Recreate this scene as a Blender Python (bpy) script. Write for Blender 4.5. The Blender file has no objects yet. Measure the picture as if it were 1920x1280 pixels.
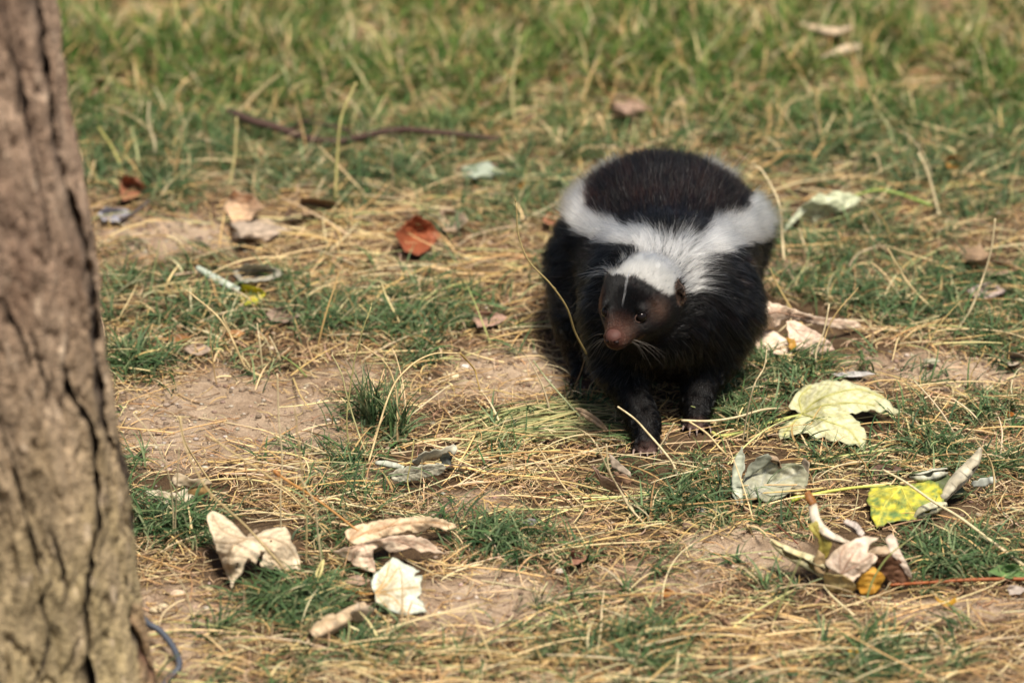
import bpy, math, random
import numpy as np
from mathutils import Vector, Matrix
from mathutils.geometry import delaunay_2d_cdt

rng = np.random.default_rng(7)
random.seed(7)
scene = bpy.context.scene
COL = scene.collection

# ------------------------------------------------------------------ camera
PITCH = math.radians(25.0)
DIST = 4.0
LENS = 155.0
F = 1920 * LENS / 36.0
CAM = np.array([0.0, -DIST * math.cos(PITCH), DIST * math.sin(PITCH)])
cam_data = bpy.data.cameras.new("camera")
cam = bpy.data.objects.new("camera", cam_data)
COL.objects.link(cam)
cam.location = CAM
cam.rotation_euler = (math.pi / 2 - PITCH, 0, 0)
cam_data.lens = LENS
cam_data.sensor_width = 36
cam_data.clip_start = 0.05
cam_data.clip_end = 500
cam_data.dof.use_dof = True
cam_data.dof.focus_distance = 3.76
cam_data.dof.aperture_fstop = 4.3
scene.camera = cam

# ------------------------------------------------------------------ light
SUN_DIR = Vector((0.16, -0.30, 0.93)).normalized()      # towards the sun
elev = math.asin(SUN_DIR.z)
azim = math.atan2(SUN_DIR.x, SUN_DIR.y)
world = bpy.data.worlds.new("World")
scene.world = world
world.use_nodes = True
wn = world.node_tree
bg = wn.nodes["Background"]
sky = wn.nodes.new("ShaderNodeTexSky")
sky.sky_type = 'NISHITA'
sky.sun_disc = False
sky.sun_elevation = elev
sky.sun_rotation = azim
sky.air_density = 1.0
sky.dust_density = 2.5
wn.links.new(sky.outputs[0], bg.inputs[0])
bg.inputs[1].default_value = 0.06
sun_data = bpy.data.lights.new("sun", 'SUN')
sun_data.energy = 4.8
sun_data.angle = math.radians(14)
sun_data.color = (1.0, 0.93, 0.82)
sun = bpy.data.objects.new("sun", sun_data)
COL.objects.link(sun)
sun.rotation_euler = SUN_DIR.to_track_quat('Z', 'Y').to_euler()
scene.view_settings.view_transform = 'Standard'
scene.view_settings.look = 'None'
scene.view_settings.exposure = 0.78
scene.view_settings.gamma = 1.0
scene.view_settings.use_curve_mapping = False
scene.cycles.max_bounces = 8
scene.cycles.transparent_max_bounces = 8
scene.cycles_curves.shape = 'RIBBONS'

# ------------------------------------------------------------------ maths helpers
cP, sP = math.cos(PITCH), math.sin(PITCH)

def noise3(x, y, z, seed=0):
    """vectorised gradient noise, about -1..1"""
    x = np.asarray(x, float); y = np.asarray(y, float) + 0 * x; z = np.asarray(z, float) + 0 * x
    xi = np.floor(x).astype(np.int64); yi = np.floor(y).astype(np.int64); zi = np.floor(z).astype(np.int64)
    fx, fy, fz = x - xi, y - yi, z - zi
    u, v, w = [f * f * f * (f * (f * 6 - 15) + 10) for f in (fx, fy, fz)]
    def g(ix, iy, iz, dx, dy, dz):
        h = (ix * 374761393 + iy * 668265263 + iz * 2147483647 + seed * 974711) & 0xffffffff
        h = ((h ^ (h >> 13)) * 1274126177) & 0xffffffff
        h = h ^ (h >> 16)
        a = (h & 1023) / 1023.0 * 2 * np.pi
        c = ((h >> 10) & 1023) / 1023.0 * 2 - 1
        s = np.sqrt(1 - c * c)
        return s * np.cos(a) * dx + s * np.sin(a) * dy + c * dz
    r = 0
    for i in (0, 1):
        for j in (0, 1):
            for k in (0, 1):
                wt = (u if i else 1 - u) * (v if j else 1 - v) * (w if k else 1 - w)
                r = r + wt * g(xi + i, yi + j, zi + k, fx - i, fy - j, fz - k)
    return r * 1.5

def fbm(x, y, z=0.0, o=4, seed=0):
    r = 0; a = 0.5; f = 1.0
    for i in range(o):
        r = r + a * noise3(np.asarray(x) * f, np.asarray(y) * f, np.asarray(z) * f, seed + i * 17)
        a *= 0.5; f *= 2.03
    return r

def sstep(a, b, x):
    t = np.clip((np.asarray(x) - a) / (b - a), 0, 1)
    return t * t * (3 - 2 * t)

def to_px(x, y, z=0.0):
    dx = np.asarray(x) - CAM[0]; dy = np.asarray(y) - CAM[1]; dz = np.asarray(z) - CAM[2]
    d = dy * cP - dz * sP
    up = dy * sP + dz * cP
    return 960 + F * dx / d, 640 - F * up / d

def ray(u, v):
    a = (np.asarray(u, float) - 960) / F; b = -(np.asarray(v, float) - 640) / F
    return a, cP + b * sP, -sP + b * cP

def on_plane(u, v, h=0.0):
    dx, dy, dz = ray(u, v)
    t = (h - CAM[2]) / dz
    return np.stack([CAM[0] + t * dx, CAM[1] + t * dy, CAM[2] + t * dz], -1)

def at_y(u, v, y):
    dx, dy, dz = ray(u, v)
    t = (y - CAM[1]) / dy
    return np.stack([CAM[0] + t * dx, CAM[1] + t * dy, CAM[2] + t * dz], -1)

# ------------------------------------------------------------------ ground relief (a property of the place)
def ground_z(x, y):
    x = np.asarray(x, float); y = np.asarray(y, float)
    z = 0.010 * fbm(x * 3.1, y * 3.1, 0, 2, 3) + 0.006 * fbm(x * 14, y * 14, 0, 3, 5)
    # small crumbs and dents only where the camera is close
    z = z + 0.0024 * fbm(x * 90, y * 90, 0, 2, 9)
    return z * (1 - sstep(1.5, 4, np.hypot(x, y)))

def on_ground(u, v, h=0.0):
    p = on_plane(u, v, np.asarray(h, float) + 0 * np.asarray(u, float))
    for _ in range(3):
        p = on_plane(u, v, ground_z(p[..., 0], p[..., 1]) + h)
    return p

# ------------------------------------------------------------------ object helpers
def tag(o, label=None, cat=None, group=None, kind=None):
    if label: o["label"] = label
    if cat: o["category"] = cat
    if group: o["group"] = group
    if kind: o["kind"] = kind
    return o

def empty(name, loc):
    o = bpy.data.objects.new(name, None)
    COL.objects.link(o); o.location = loc
    o.empty_display_size = 0.02
    return o

def mesh_obj(name, verts, faces, mat, parent=None, smooth=True, col=None, origin=None, extra=None):
    verts = np.asarray(verts, float)
    if parent is not None:
        verts = verts - np.array(parent_world(parent))
    elif origin is not None:
        verts = verts - np.array(origin)
    me = bpy.data.meshes.new(name)
    if isinstance(faces, np.ndarray):
        n, k = faces.shape
        me.vertices.add(len(verts)); me.vertices.foreach_set("co", verts.astype(np.float32).ravel())
        me.loops.add(n * k); me.loops.foreach_set("vertex_index", faces.astype(np.int32).ravel())
        me.polygons.add(n)
        me.polygons.foreach_set("loop_start", (np.arange(n) * k).astype(np.int32))
        me.update(calc_edges=True)
        me.validate()
    else:
        me.from_pydata([tuple(v) for v in verts], [], faces)
    me.polygons.foreach_set("use_smooth", np.full(len(me.polygons), smooth))
    if col is not None:
        col = np.asarray(col, np.float32)
        if col.shape[1] == 3: col = np.concatenate([col, np.ones((len(col), 1), np.float32)], 1)
        a = me.attributes.new("col", 'FLOAT_COLOR', 'POINT')
        a.data.foreach_set("color", col.ravel())
    me.materials.append(mat)
    o = bpy.data.objects.new(name, me)
    COL.objects.link(o)
    if parent is not None: o.parent = parent
    elif origin is not None: o.location = origin
    return o

def parent_world(p):
    v = Vector((0, 0, 0))
    while p is not None:
        v += Vector(p.location); p = p.parent
    return v

def curves_obj(name, pts, radii, col, mat, parent=None):
    """pts (n, k, 3), radii (n, k), col (n, 3)"""
    n, k, _ = pts.shape
    if parent is not None: pts = pts - np.array(parent_world(parent))
    cv = bpy.data.hair_curves.new(name)
    cv.add_curves([k] * n)
    cv.attributes["position"].data.foreach_set("vector", pts.astype(np.float32).ravel())
    ra = cv.attributes.get("radius") or cv.attributes.new("radius", 'FLOAT', 'POINT')
    ra.data.foreach_set("value", radii.astype(np.float32).ravel())
    ca = cv.attributes.new("col", 'FLOAT_COLOR', 'CURVE')
    ca.data.foreach_set("color", np.concatenate([col, np.ones((n, 1))], 1).astype(np.float32).ravel())
    cv.materials.append(mat)
    o = bpy.data.objects.new(name, cv)
    COL.objects.link(o)
    if parent is not None: o.parent = parent
    return o

def spline(pts, n):
    """Catmull-Rom through control points"""
    p = np.asarray(pts, float)
    if len(p) == 2: 
        t = np.linspace(0, 1, n)[:, None]; return p[0] * (1 - t) + p[1] * t
    q = np.vstack([2 * p[0] - p[1], p, 2 * p[-1] - p[-2]])
    d = np.concatenate([[0], np.cumsum(np.linalg.norm(np.diff(p[:, :3], axis=0), axis=1))]); d /= d[-1]
    out = []
    for s in np.linspace(0, 1, n):
        i = min(max(np.searchsorted(d, s, side='right') - 1, 0), len(p) - 2)
        t = (s - d[i]) / max(d[i + 1] - d[i], 1e-9)
        a, b, c, e = q[i], q[i + 1], q[i + 2], q[i + 3]
        out.append(0.5 * ((2 * b) + (-a + c) * t + (2 * a - 5 * b + 4 * c - e) * t * t + (-a + 3 * b - 3 * c + e) * t ** 3))
    return np.array(out)

def tube_geo(path, rad, sides=6, cap=True):
    path = np.asarray(path, float); n = len(path)
    rad = np.asarray(rad, float) + np.zeros(n)
    tan = np.gradient(path, axis=0); tan /= np.linalg.norm(tan, axis=1)[:, None] + 1e-12
    ref = np.array([0.0, 0, 1.0])
    if abs(tan[:, 2]).mean() > 0.8: ref = np.array([0.3, 1.0, 0])
    s = np.cross(tan, ref); s /= np.linalg.norm(s, axis=1)[:, None] + 1e-12
    w = np.cross(s, tan)
    a = np.linspace(0, 2 * np.pi, sides, endpoint=False)
    V = path[:, None] + rad[:, None, None] * (np.cos(a)[None, :, None] * s[:, None] + np.sin(a)[None, :, None] * w[:, None])
    V = V.reshape(-1, 3)
    faces = []
    for i in range(n - 1):
        for j in range(sides):
            k = (j + 1) % sides
            faces.append((i * sides + j, i * sides + k, (i + 1) * sides + k, (i + 1) * sides + j))
    if cap:
        faces.append(tuple(range(sides))[::-1]); faces.append(tuple((n - 1) * sides + j for j in range(sides)))
    return V, faces

# ------------------------------------------------------------------ materials
def new_mat(name):
    m = bpy.data.materials.new(name); m.use_nodes = True
    nt = m.node_tree; nt.nodes.clear()
    out = nt.nodes.new("ShaderNodeOutputMaterial")
    return m, nt, out

def N(nt, t, **kw):
    n = nt.nodes.new(t)
    for k, v in kw.items():
        if k.startswith("i_"):
            n.inputs[k[2:].replace("_", " ")].default_value = v
        else: setattr(n, k, v)
    return n

def ramp(nt, fac, stops):
    r = nt.nodes.new("ShaderNodeValToRGB")
    e = r.color_ramp.elements
    while len(e) < len(stops): e.new(0.5)
    for el, (p, c) in zip(e, stops):
        el.position = p; el.color = (*c, 1) if len(c) == 3 else c
    nt.links.new(fac, r.inputs[0])
    return r

def mixc(nt, fac, a, b, mode='MIX'):
    m = nt.nodes.new("ShaderNodeMix"); m.data_type = 'RGBA'; m.blend_type = mode
    for s, v in ((0, fac), (6, a), (7, b)):
        if hasattr(v, "links") or isinstance(v, bpy.types.NodeSocket): nt.links.new(v, m.inputs[s])
        else: m.inputs[s].default_value = v if s == 0 else (*v, 1)
    return m.outputs[2]

def leafy_mat(name, transl=0.3, rough=0.55, scale=160, amount=0.35, bump=0.15, bdist=0.001):
    m, nt, out = new_mat(name)
    at = N(nt, "ShaderNodeAttribute", attribute_name="col")
    tc = N(nt, "ShaderNodeTexCoord")
    no = N(nt, "ShaderNodeTexNoise"); no.inputs["Scale"].default_value = scale; no.inputs["Detail"].default_value = 5
    nt.links.new(tc.outputs["Object"], no.inputs["Vector"])
    r = ramp(nt, no.outputs[0], [(0.3, (1 - amount,) * 3), (0.7, (1 + amount * 0.3,) * 3)])
    c = mixc(nt, 1.0, at.outputs["Color"], r.outputs[0], 'MULTIPLY')
    p = N(nt, "ShaderNodeBsdfPrincipled"); p.inputs["Roughness"].default_value = rough
    p.inputs["Specular IOR Level"].default_value = 0.35
    nt.links.new(c, p.inputs["Base Color"])
    if bump:
        b = N(nt, "ShaderNodeBump"); b.inputs["Strength"].default_value = bump; b.inputs["Distance"].default_value = bdist
        nt.links.new(no.outputs[0], b.inputs["Height"]); nt.links.new(b.outputs[0], p.inputs["Normal"])
    tr = N(nt, "ShaderNodeBsdfTranslucent"); nt.links.new(c, tr.inputs[0])
    mx = N(nt, "ShaderNodeMixShader"); mx.inputs[0].default_value = transl
    nt.links.new(p.outputs[0], mx.inputs[1]); nt.links.new(tr.outputs[0], mx.inputs[2])
    nt.links.new(mx.outputs[0], out.inputs[0])
    return m

def strand_mat(name, transl=0.2, rough=0.5, spec=0.3):
    m, nt, out = new_mat(name)
    at = N(nt, "ShaderNodeAttribute", attribute_name="col")
    p = N(nt, "ShaderNodeBsdfPrincipled"); p.inputs["Roughness"].default_value = rough
    p.inputs["Specular IOR Level"].default_value = spec
    nt.links.new(at.outputs["Color"], p.inputs["Base Color"])
    tr = N(nt, "ShaderNodeBsdfTranslucent"); nt.links.new(at.outputs["Color"], tr.inputs[0])
    mx = N(nt, "ShaderNodeMixShader"); mx.inputs[0].default_value = transl
    nt.links.new(p.outputs[0], mx.inputs[1]); nt.links.new(tr.outputs[0], mx.inputs[2])
    nt.links.new(mx.outputs[0], out.inputs[0])
    return m

def ground_mat():
    m, nt, out = new_mat("sandy_soil")
    tc = N(nt, "ShaderNodeTexCoord")
    def noise(sc, det=6, rough=0.6):
        n = N(nt, "ShaderNodeTexNoise"); n.inputs["Scale"].default_value = sc; n.inputs["Detail"].default_value = det
        n.inputs["Roughness"].default_value = rough
        nt.links.new(tc.outputs["Object"], n.inputs["Vector"]); return n
    big, mid, fine = noise(7), noise(60), noise(700, 8, 0.75)
    c1 = ramp(nt, big.outputs[0], [(0.3, (0.24, 0.170, 0.115)), (0.62, (0.41, 0.315, 0.225))])
    c2 = ramp(nt, mid.outputs[0], [(0.32, (0.62, 0.58, 0.54)), (0.6, (1, 1, 1))])
    c3 = ramp(nt, fine.outputs[0], [(0.32, (0.45, 0.42, 0.40)), (0.5, (1, 1, 1)), (0.72, (1.35, 1.3, 1.2))])
    c = mixc(nt, 1.0, c1.outputs[0], c2.outputs[0], 'MULTIPLY')
    c = mixc(nt, 0.9, c, c3.outputs[0], 'MULTIPLY')
    at = N(nt, "ShaderNodeAttribute", attribute_name="col")      # humus under the growth, sand on the bare patches
    c = mixc(nt, 1.0, c, at.outputs["Color"], 'MULTIPLY')
    vo = N(nt, "ShaderNodeTexVoronoi"); vo.inputs["Scale"].default_value = 420
    nt.links.new(tc.outputs["Object"], vo.inputs["Vector"])
    g = ramp(nt, vo.outputs["Distance"], [(0.0, (1, 1, 1)), (0.6, (0, 0, 0))])
    p = N(nt, "ShaderNodeBsdfPrincipled"); p.inputs["Roughness"].default_value = 0.95
    p.inputs["Specular IOR Level"].default_value = 0.15
    nt.links.new(c, p.inputs["Base Color"])
    b1 = N(nt, "ShaderNodeBump"); b1.inputs["Strength"].default_value = 0.5; b1.inputs["Distance"].default_value = 0.002
    nt.links.new(g.outputs[0], b1.inputs["Height"])
    b2 = N(nt, "ShaderNodeBump"); b2.inputs["Strength"].default_value = 0.8; b2.inputs["Distance"].default_value = 0.003
    nt.links.new(fine.outputs[0], b2.inputs["Height"]); nt.links.new(b1.outputs[0], b2.inputs["Normal"])
    nt.links.new(b2.outputs[0], p.inputs["Normal"])
    nt.links.new(p.outputs[0], out.inputs[0])
    return m

def plain_mat(name, col, rough=0.6, spec=0.4, var=0.25, scale=300, bump=0.2, coat=0.0):
    m, nt, out = new_mat(name)
    tc = N(nt, "ShaderNodeTexCoord")
    no = N(nt, "ShaderNodeTexNoise"); no.inputs["Scale"].default_value = scale; no.inputs["Detail"].default_value = 5
    nt.links.new(tc.outputs["Object"], no.inputs["Vector"])
    lo = tuple(c * (1 - var) for c in col); hi = tuple(c * (1 + var) for c in col)
    r = ramp(nt, no.outputs[0], [(0.3, lo), (0.7, hi)])
    p = N(nt, "ShaderNodeBsdfPrincipled"); p.inputs["Roughness"].default_value = rough
    p.inputs["Specular IOR Level"].default_value = spec; p.inputs["Coat Weight"].default_value = coat
    nt.links.new(r.outputs[0], p.inputs["Base Color"])
    if bump:
        b = N(nt, "ShaderNodeBump"); b.inputs["Strength"].default_value = bump; b.inputs["Distance"].default_value = 0.0006
        nt.links.new(no.outputs[0], b.inputs["Height"]); nt.links.new(b.outputs[0], p.inputs["Normal"])
    nt.links.new(p.outputs[0], out.inputs[0])
    return m

M_SOIL = ground_mat()
M_LEAF = leafy_mat("dry_leaf")
M_STALK = leafy_mat("dry_stalk", 0.15, 0.5, 500, 0.3, 0)
M_GRASS = strand_mat("grass_blade", 0.25, 0.6, 0.12)
M_STRAW = strand_mat("dry_grass", 0.12, 0.6, 0.15)


# ------------------------------------------------------------------ what grows where (places on the ground, in m; listed by where they lie in view)
def blobs(u, v, lst):
    r = np.zeros(np.shape(u))
    for (cu, cv, ru, rv, w) in lst:
        d = ((u - cu) / ru) ** 2 + ((v - cv) / rv) ** 2
        r = np.maximum(r, w * (1 - sstep(0.45, 1.35, np.sqrt(d))))
    return r

BARE = [(430, 790, 265, 100, 1), (800, 730, 90, 30, .5), (300, 445, 140, 48, .9), (330, 1180, 120, 100, .75), (900, 1130, 150, 75, .9),
        (1390, 1030, 130, 45, .8), (1760, 690, 200, 38, .85), (950, 700, 120, 55, .75), (1800, 1140, 170, 28, .85),
        (640, 700, 110, 30, .6), (560, 880, 120, 30, .6), (1040, 1000, 120, 40, .35), (1460, 500, 60, 30, .5),
        (1240, 1090, 140, 45, .6), (700, 890, 90, 25, .3), (870, 940, 120, 30, .5), (1560, 900, 60, 18, .4)]
# nothing grows through the leaves that lie here
COVER = [(1558, 785, 128, 72), (1445, 900, 75, 50), (1715, 950, 105, 56), (1590, 1055, 120, 65), (475, 1040, 105, 82), (735, 1015, 115, 50), (745, 1100, 58, 55),
         (335, 928, 92, 46), (785, 885, 92, 44), (1218, 884, 60, 54), (1308, 836, 56, 46), (1495, 625, 128, 66), (1548, 390, 80, 36), (640, 1168, 66, 36), (1150, 892, 44, 34), (782, 452, 50, 46),
         (455, 394, 44, 34), (485, 440, 66, 30), (474, 560, 40, 28), (410, 525, 42, 22), (1600, 701, 36, 8), (370, 655, 24, 14), (916, 598, 36, 16), (905, 320, 60, 26), (246, 358, 36, 32), (1850, 546, 34, 18), (1868, 503, 42, 18), (1184, 204, 44, 22), (150, 170, 30, 20), (1560, 62, 50, 14), (1580, 100, 40, 14), (1896, 1070, 40, 16), (480, 512, 50, 18)]
def clear(x, y):
    u, v = to_px(x, y, 0); m = np.ones(np.shape(u))
    for cu, cv, ru, rv in COVER:
        m = np.minimum(m, .06 + .94 * sstep(.80, 1.12, np.sqrt(((u - cu) / ru) ** 2 + ((v - cv) / rv) ** 2)))
    return m
GREEN = [(565, 1115, 95, 62, 1), (310, 985, 110, 55, 1), (250, 680, 75, 38, .95), (940, 1015, 110, 38, .9),
         (700, 770, 70, 70, .45), (1240, 900, 120, 70, .75), (1600, 850, 130, 40, .6), (1480, 720, 160, 55, .6),
         (1780, 830, 150, 60, .6), (400, 570, 240, 45, .95), (720, 600, 190, 50, .8), (340, 290, 270, 95, 1),
         (700, 290, 260, 80, .9), (180, 200, 130, 120, .8), (540, 110, 480, 100, .85), (1100, 120, 420, 130, .8),
         (1500, 100, 300, 110, .7), (1690, 250, 260, 70, .9), (1150, 260, 200, 60, .8), (1560, 450, 200, 50, .85),
         (1820, 560, 130, 70, .85), (1560, 560, 150, 45, .8), (1790, 1040, 150, 55, .85), (1640, 1240, 140, 55, .7),
         (1180, 1230, 160, 60, .5), (700, 1220, 180, 50, .5), (1820, 350, 170, 60, .6), (880, 420, 120, 45, .6),
         (1000, 360, 110, 60, .7), (620, 980, 90, 40, .4), (1370, 780, 90, 80, .6), (1820, 200, 150, 90, .6),
         (820, 910, 120, 26, .5), (640, 850, 80, 26, .4), (1080, 1060, 60, 30, .4), (1500, 1000, 60, 30, .4), (1340, 960, 90, 40, .5)]
STRAW = [(520, 440, 330, 30, 1), (650, 520, 330, 55, .7), (1720, 590, 230, 60, .8), (760, 880, 330, 60, .85),
         (1100, 1230, 900, 80, .75), (1560, 870, 300, 110, .8), (1150, 950, 250, 60, .6), (1640, 380, 300, 70, .5),
         (420, 1080, 120, 90, .5), (250, 560, 90, 40, .6), (1330, 1180, 500, 50, .7), (520, 940, 250, 60, .6), (1000, 860, 200, 50, .7),
         (1700, 750, 220, 40, .7), (1800, 960, 150, 50, .6), (1200, 330, 900, 90, .35)]

def maps(x, y):
    u, v = to_px(x, y, 0)
    n1 = fbm(np.asarray(x) * 9, np.asarray(y) * 6, 0, 3, 21)
    n2 = fbm(np.asarray(x) * 22, np.asarray(y) * 16, 0, 3, 31)
    bare = np.clip(blobs(u, v, BARE) + 0.5 * n1 + 0.3 * n2, 0, 1)
    n3 = fbm(np.asarray(x) * 7, np.asarray(y) * 3.5, 0, 3, 91)
    top = 1 - sstep(120, 480, v)
    green = np.clip(blobs(u, v, GREEN) * (1 - .25 * top) + 0.8 * n1 + 0.55 * n2 + 0.17 + 0.11 * top + 1.7 * n3 * top, 0, 1)
    green = green * (1 - 0.75 * blobs(u, v, BARE))
    straw = np.clip(0.35 + blobs(u, v, STRAW) * .75 + 0.5 * n2 + .20 * top - .9 * n3 * top, 0, 1)
    return u, v, bare, green, straw

# ------------------------------------------------------------------ ground sheet
def axis(lo, hi, step, far, grow=1.16):
    a = list(np.arange(lo, hi + step / 2, step)); s = step
    while a[-1] < far: s *= grow; a.append(a[-1] + s)
    s = step
    while a[0] > -far: s *= grow; a.insert(0, a[0] - s)
    return np.array(a)
gx = axis(-0.62, 0.62, 0.0042, 120); gy = axis(-0.75, 1.0, 0.0050, 120)
X, Y = np.meshgrid(gx, gy)
Z = ground_z(X, Y)
nx, ny = len(gx), len(gy)
I = np.arange(nx * ny).reshape(ny, nx)
fc = np.stack([I[:-1, :-1], I[:-1, 1:], I[1:, 1:], I[1:, :-1]], -1).reshape(-1, 4)
_, _, bare_, green_, _ = maps(X, Y)
hum = np.clip(sstep(.05, .65, bare_) + .25 * fbm(X * 30, Y * 30, 0, 3, 95), 0, 1)[..., None]
hum = hum * (1 - .5 * sstep(.3, .9, green_)[..., None])
hum = np.maximum(hum, .75 * sstep(.05, .4, np.abs(X) - .62)[..., None]); hum = np.maximum(hum, .75 * sstep(1.0, 1.5, Y)[..., None])
gcol = (np.array([.27, .225, .17]) * (1 - hum) + np.array([1.12, 1.10, 1.08]) * hum).reshape(-1, 3)
tag(mesh_obj("ground", np.stack([X, Y, Z], -1).reshape(-1, 3), fc, M_SOIL, col=gcol), kind="structure",
    label="sandy trampled soil showing between the grass")

FX0, FX1, FY0, FY1 = -0.72, 0.72, -0.80, 1.15
def scatter(n, dens, box=(FX0, FX1, FY0, FY1)):
    x = rng.uniform(box[0], box[1], n); y = rng.uniform(box[2], box[3], n)
    keep = rng.random(n) < dens(x, y) * clear(x, y)
    return x[keep], y[keep]

def in_view(x, y, m=0.07):
    """the ground that the photograph shows, with a margin: the fine growth is only built there"""
    half = (y - CAM[1]) / cP * 0.118 + m
    return (np.abs(x) < half)

def blades(x, y, L, head, dhead, e0, e1, k=6, wob=0.0, base=0.0, floor=0.0004):
    """centre lines: heading and elevation change along the blade; kept above the soil"""
    n = len(x); t = np.linspace(0, 1, k)
    el = e0[:, None] + (e1 - e0)[:, None] * t[None] 
    hd = head[:, None] + dhead[:, None] * t[None]
    if wob:
        hd = hd + wob * np.cumsum(rng.normal(0, 1, (n, k)), 1) * 0.5
        el = el + wob * 0.5 * np.cumsum(rng.normal(0, 1, (n, k)), 1) * 0.5
    st = (L / (k - 1))[:, None]
    dx = np.cos(hd) * np.cos(el) * st; dy = np.sin(hd) * np.cos(el) * st; dz = np.sin(el) * st
    z0 = np.zeros((n, 1))
    px = x[:, None] + np.concatenate([z0, np.cumsum(dx[:, :-1], 1)], 1)
    py = y[:, None] + np.concatenate([z0, np.cumsum(dy[:, :-1], 1)], 1)
    pz = (ground_z(x, y) + base)[:, None] + np.concatenate([z0, np.cumsum(dz[:, :-1], 1)], 1)
    gz = ground_z(px, py) + floor + (0.6 * np.asarray(base))[..., None] if np.ndim(base) else ground_z(px, py) + floor
    pz = np.maximum(pz, gz)
    return np.stack([px, py, pz], -1), hd

def ribbons(name, P, hd, width, col, mat, twist=0.0, label=None, taper=True):
    n, k, _ = P.shape
    t = np.linspace(0, 1, k)
    prof = np.where(t < 0.12, 0.75 + 2 * t, 1.0) * (1 - t ** 2.2 * 0.92) if taper else np.ones(k)
    tw = rng.normal(0, 1, n)[:, None] * twist + 0.5 * twist * t[None]
    sx = -np.sin(hd) * np.cos(tw); sy = np.cos(hd) * np.cos(tw); sz = np.sin(tw)
    S = np.stack([sx, sy, sz + 0 * sx], -1) * (width[:, None] * prof[None] * 0.5)[..., None]
    V = np.stack([P - S, P + S], 2).reshape(-1, 3)          # n,k,2
    base = (np.arange(n) * k * 2)[:, None] + (np.arange(k - 1) * 2)[None]
    Fc = np.stack([base, base + 1, base + 3, base + 2], -1).reshape(-1, 4)
    # blades are a little paler and dryer towards the tip
    c = np.repeat(col[:, None], k, 1)
    c = np.repeat(c[:, :, None], 2, 2).reshape(-1, 3)
    return mesh_obj(name, V, Fc, mat, smooth=True, col=c)

def strands(name, P, r, col, mat):
    n, k, _ = P.shape
    t = np.linspace(0, 1, k)
    R = r[:, None] * (1 - 0.55 * t ** 2)[None]
    return curves_obj(name, P, R, col, mat)

def mixcol(n, cols, w=None, jit=0.15):
    cols = np.array(cols); i = rng.choice(len(cols), n, p=None if w is None else np.array(w) / sum(w))
    c = cols[i] * (1 + rng.normal(0, jit, (n, 1))) * (1 + rng.normal(0, jit * 0.25, (n, 3)))
    return np.clip(c, 0.005, 0.9)

GREENS = [(0.060, 0.102, 0.036), (0.084, 0.130, 0.056), (0.032, 0.062, 0.025), (0.14, 0.180, 0.085), (0.20, 0.22, 0.11)]
DRY = [(0.54, 0.37, 0.16), (0.66, 0.51, 0.27), (0.38, 0.24, 0.10), (0.56, 0.46, 0.28), (0.36, 0.24, 0.12)]
BROWN = [(0.24, 0.145, 0.075), (0.36, 0.24, 0.14), (0.15, 0.09, 0.05), (0.48, 0.36, 0.22)]

# short green blades growing in tufts: each tuft shares a root area and the way it is trodden down
x, y = scatter(15500, lambda x, y: in_view(x, y, .16) * maps(x, y)[3] ** 1.3)
per = rng.integers(7, 26, len(x))
tx, ty = np.repeat(x, per), np.repeat(y, per)
spread = np.repeat(rng.uniform(0.003, 0.012, len(x)), per)
bx = tx + rng.normal(0, 1, len(tx)) * spread; by = ty + rng.normal(0, 1, len(tx)) * spread
u, v = to_px(bx, by)
far = 1 - sstep(60, 420, v)
lay = np.repeat(rng.uniform(0, 2 * np.pi, len(x)), per)
hd = lay + rng.normal(0, 0.9, len(bx))
L = rng.uniform(0.016, 0.046, len(bx)) * (1 + 0.30 * far)
e0 = rng.uniform(0.35, 1.15, len(bx)) + 0.25 * far; e1 = e0 - rng.uniform(0.6, 1.7, len(bx)) * (1 - 0.35 * far)
P, hdn = blades(bx, by, L, hd, rng.normal(0, 0.5, len(bx)), e0, e1, 6)
col = mixcol(len(bx), GREENS, [4, 4, 3, 2, 1], .2)
warm = sstep(0.1, 0.9, far)[:, None] * rng.uniform(0.3, 1, (len(bx), 1))
col = col * (1 - warm) + warm * col * np.array([.98, 1.20, 0.36])
drier = (rng.random(len(bx)) < 0.10 + .12 * far)[:, None]
col = np.where(drier, mixcol(len(bx), DRY), col)
tag(ribbons("green_grass", P, hdn, rng.uniform(0.0009, 0.0022, len(bx)) * (1 + 0.3 * far), col, M_GRASS, 0.5),
    "short trodden green grass growing in loose tufts on the soil", "grass", kind="stuff")
NG = len(bx)

# a few dense tufts whose blades fan out from one crown
TB = []
for (cu, cv, nb_, L0, L1, ru, rv, up) in ((555, 1128, 170, .030, .055, 30, 9, .3), (600, 1150, 80, .03, .05, 24, 7, .3), (505, 1138, 60, .03, .045, 18, 7, .3), (320, 985, 110, .035, .06, 34, 10, .35), (275, 1000, 70, .03, .05, 22, 10, .35),
                          (700, 800, 60, .04, .075, 24, 10, 1.2), (745, 820, 50, .03, .06, 20, 8, 1.1), (1270, 955, 90, .022, .040, 34, 9, .5), (1215, 965, 60, .02, .035, 30, 8, .4), (930, 1020, 80, .035, .06, 34, 9, .3),
                          (1760, 845, 80, .035, .055, 36, 10, .35), (1500, 740, 60, .03, .045, 36, 10, .5), (250, 690, 80, .035, .055, 24, 8, .5), (1750, 1060, 90, .04, .06, 40, 12, .35), (1640, 1240, 70, .03, .05, 40, 12, .5), (1850, 640, 70, .03, .05, 34, 10, .5)):
    g = on_ground(cu + ru * rng.normal(0, .6, nb_), cv + rv * rng.normal(0, .6, nb_), 0)
    TB.append((g[:, 0], g[:, 1], rng.uniform(L0, L1, nb_), np.full(nb_, up)))
x, y, L, up = [np.concatenate(q) for q in zip(*TB)]; n = len(x)
e0 = np.clip(up + rng.normal(.35, .25, n), .1, 1.5)
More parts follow.
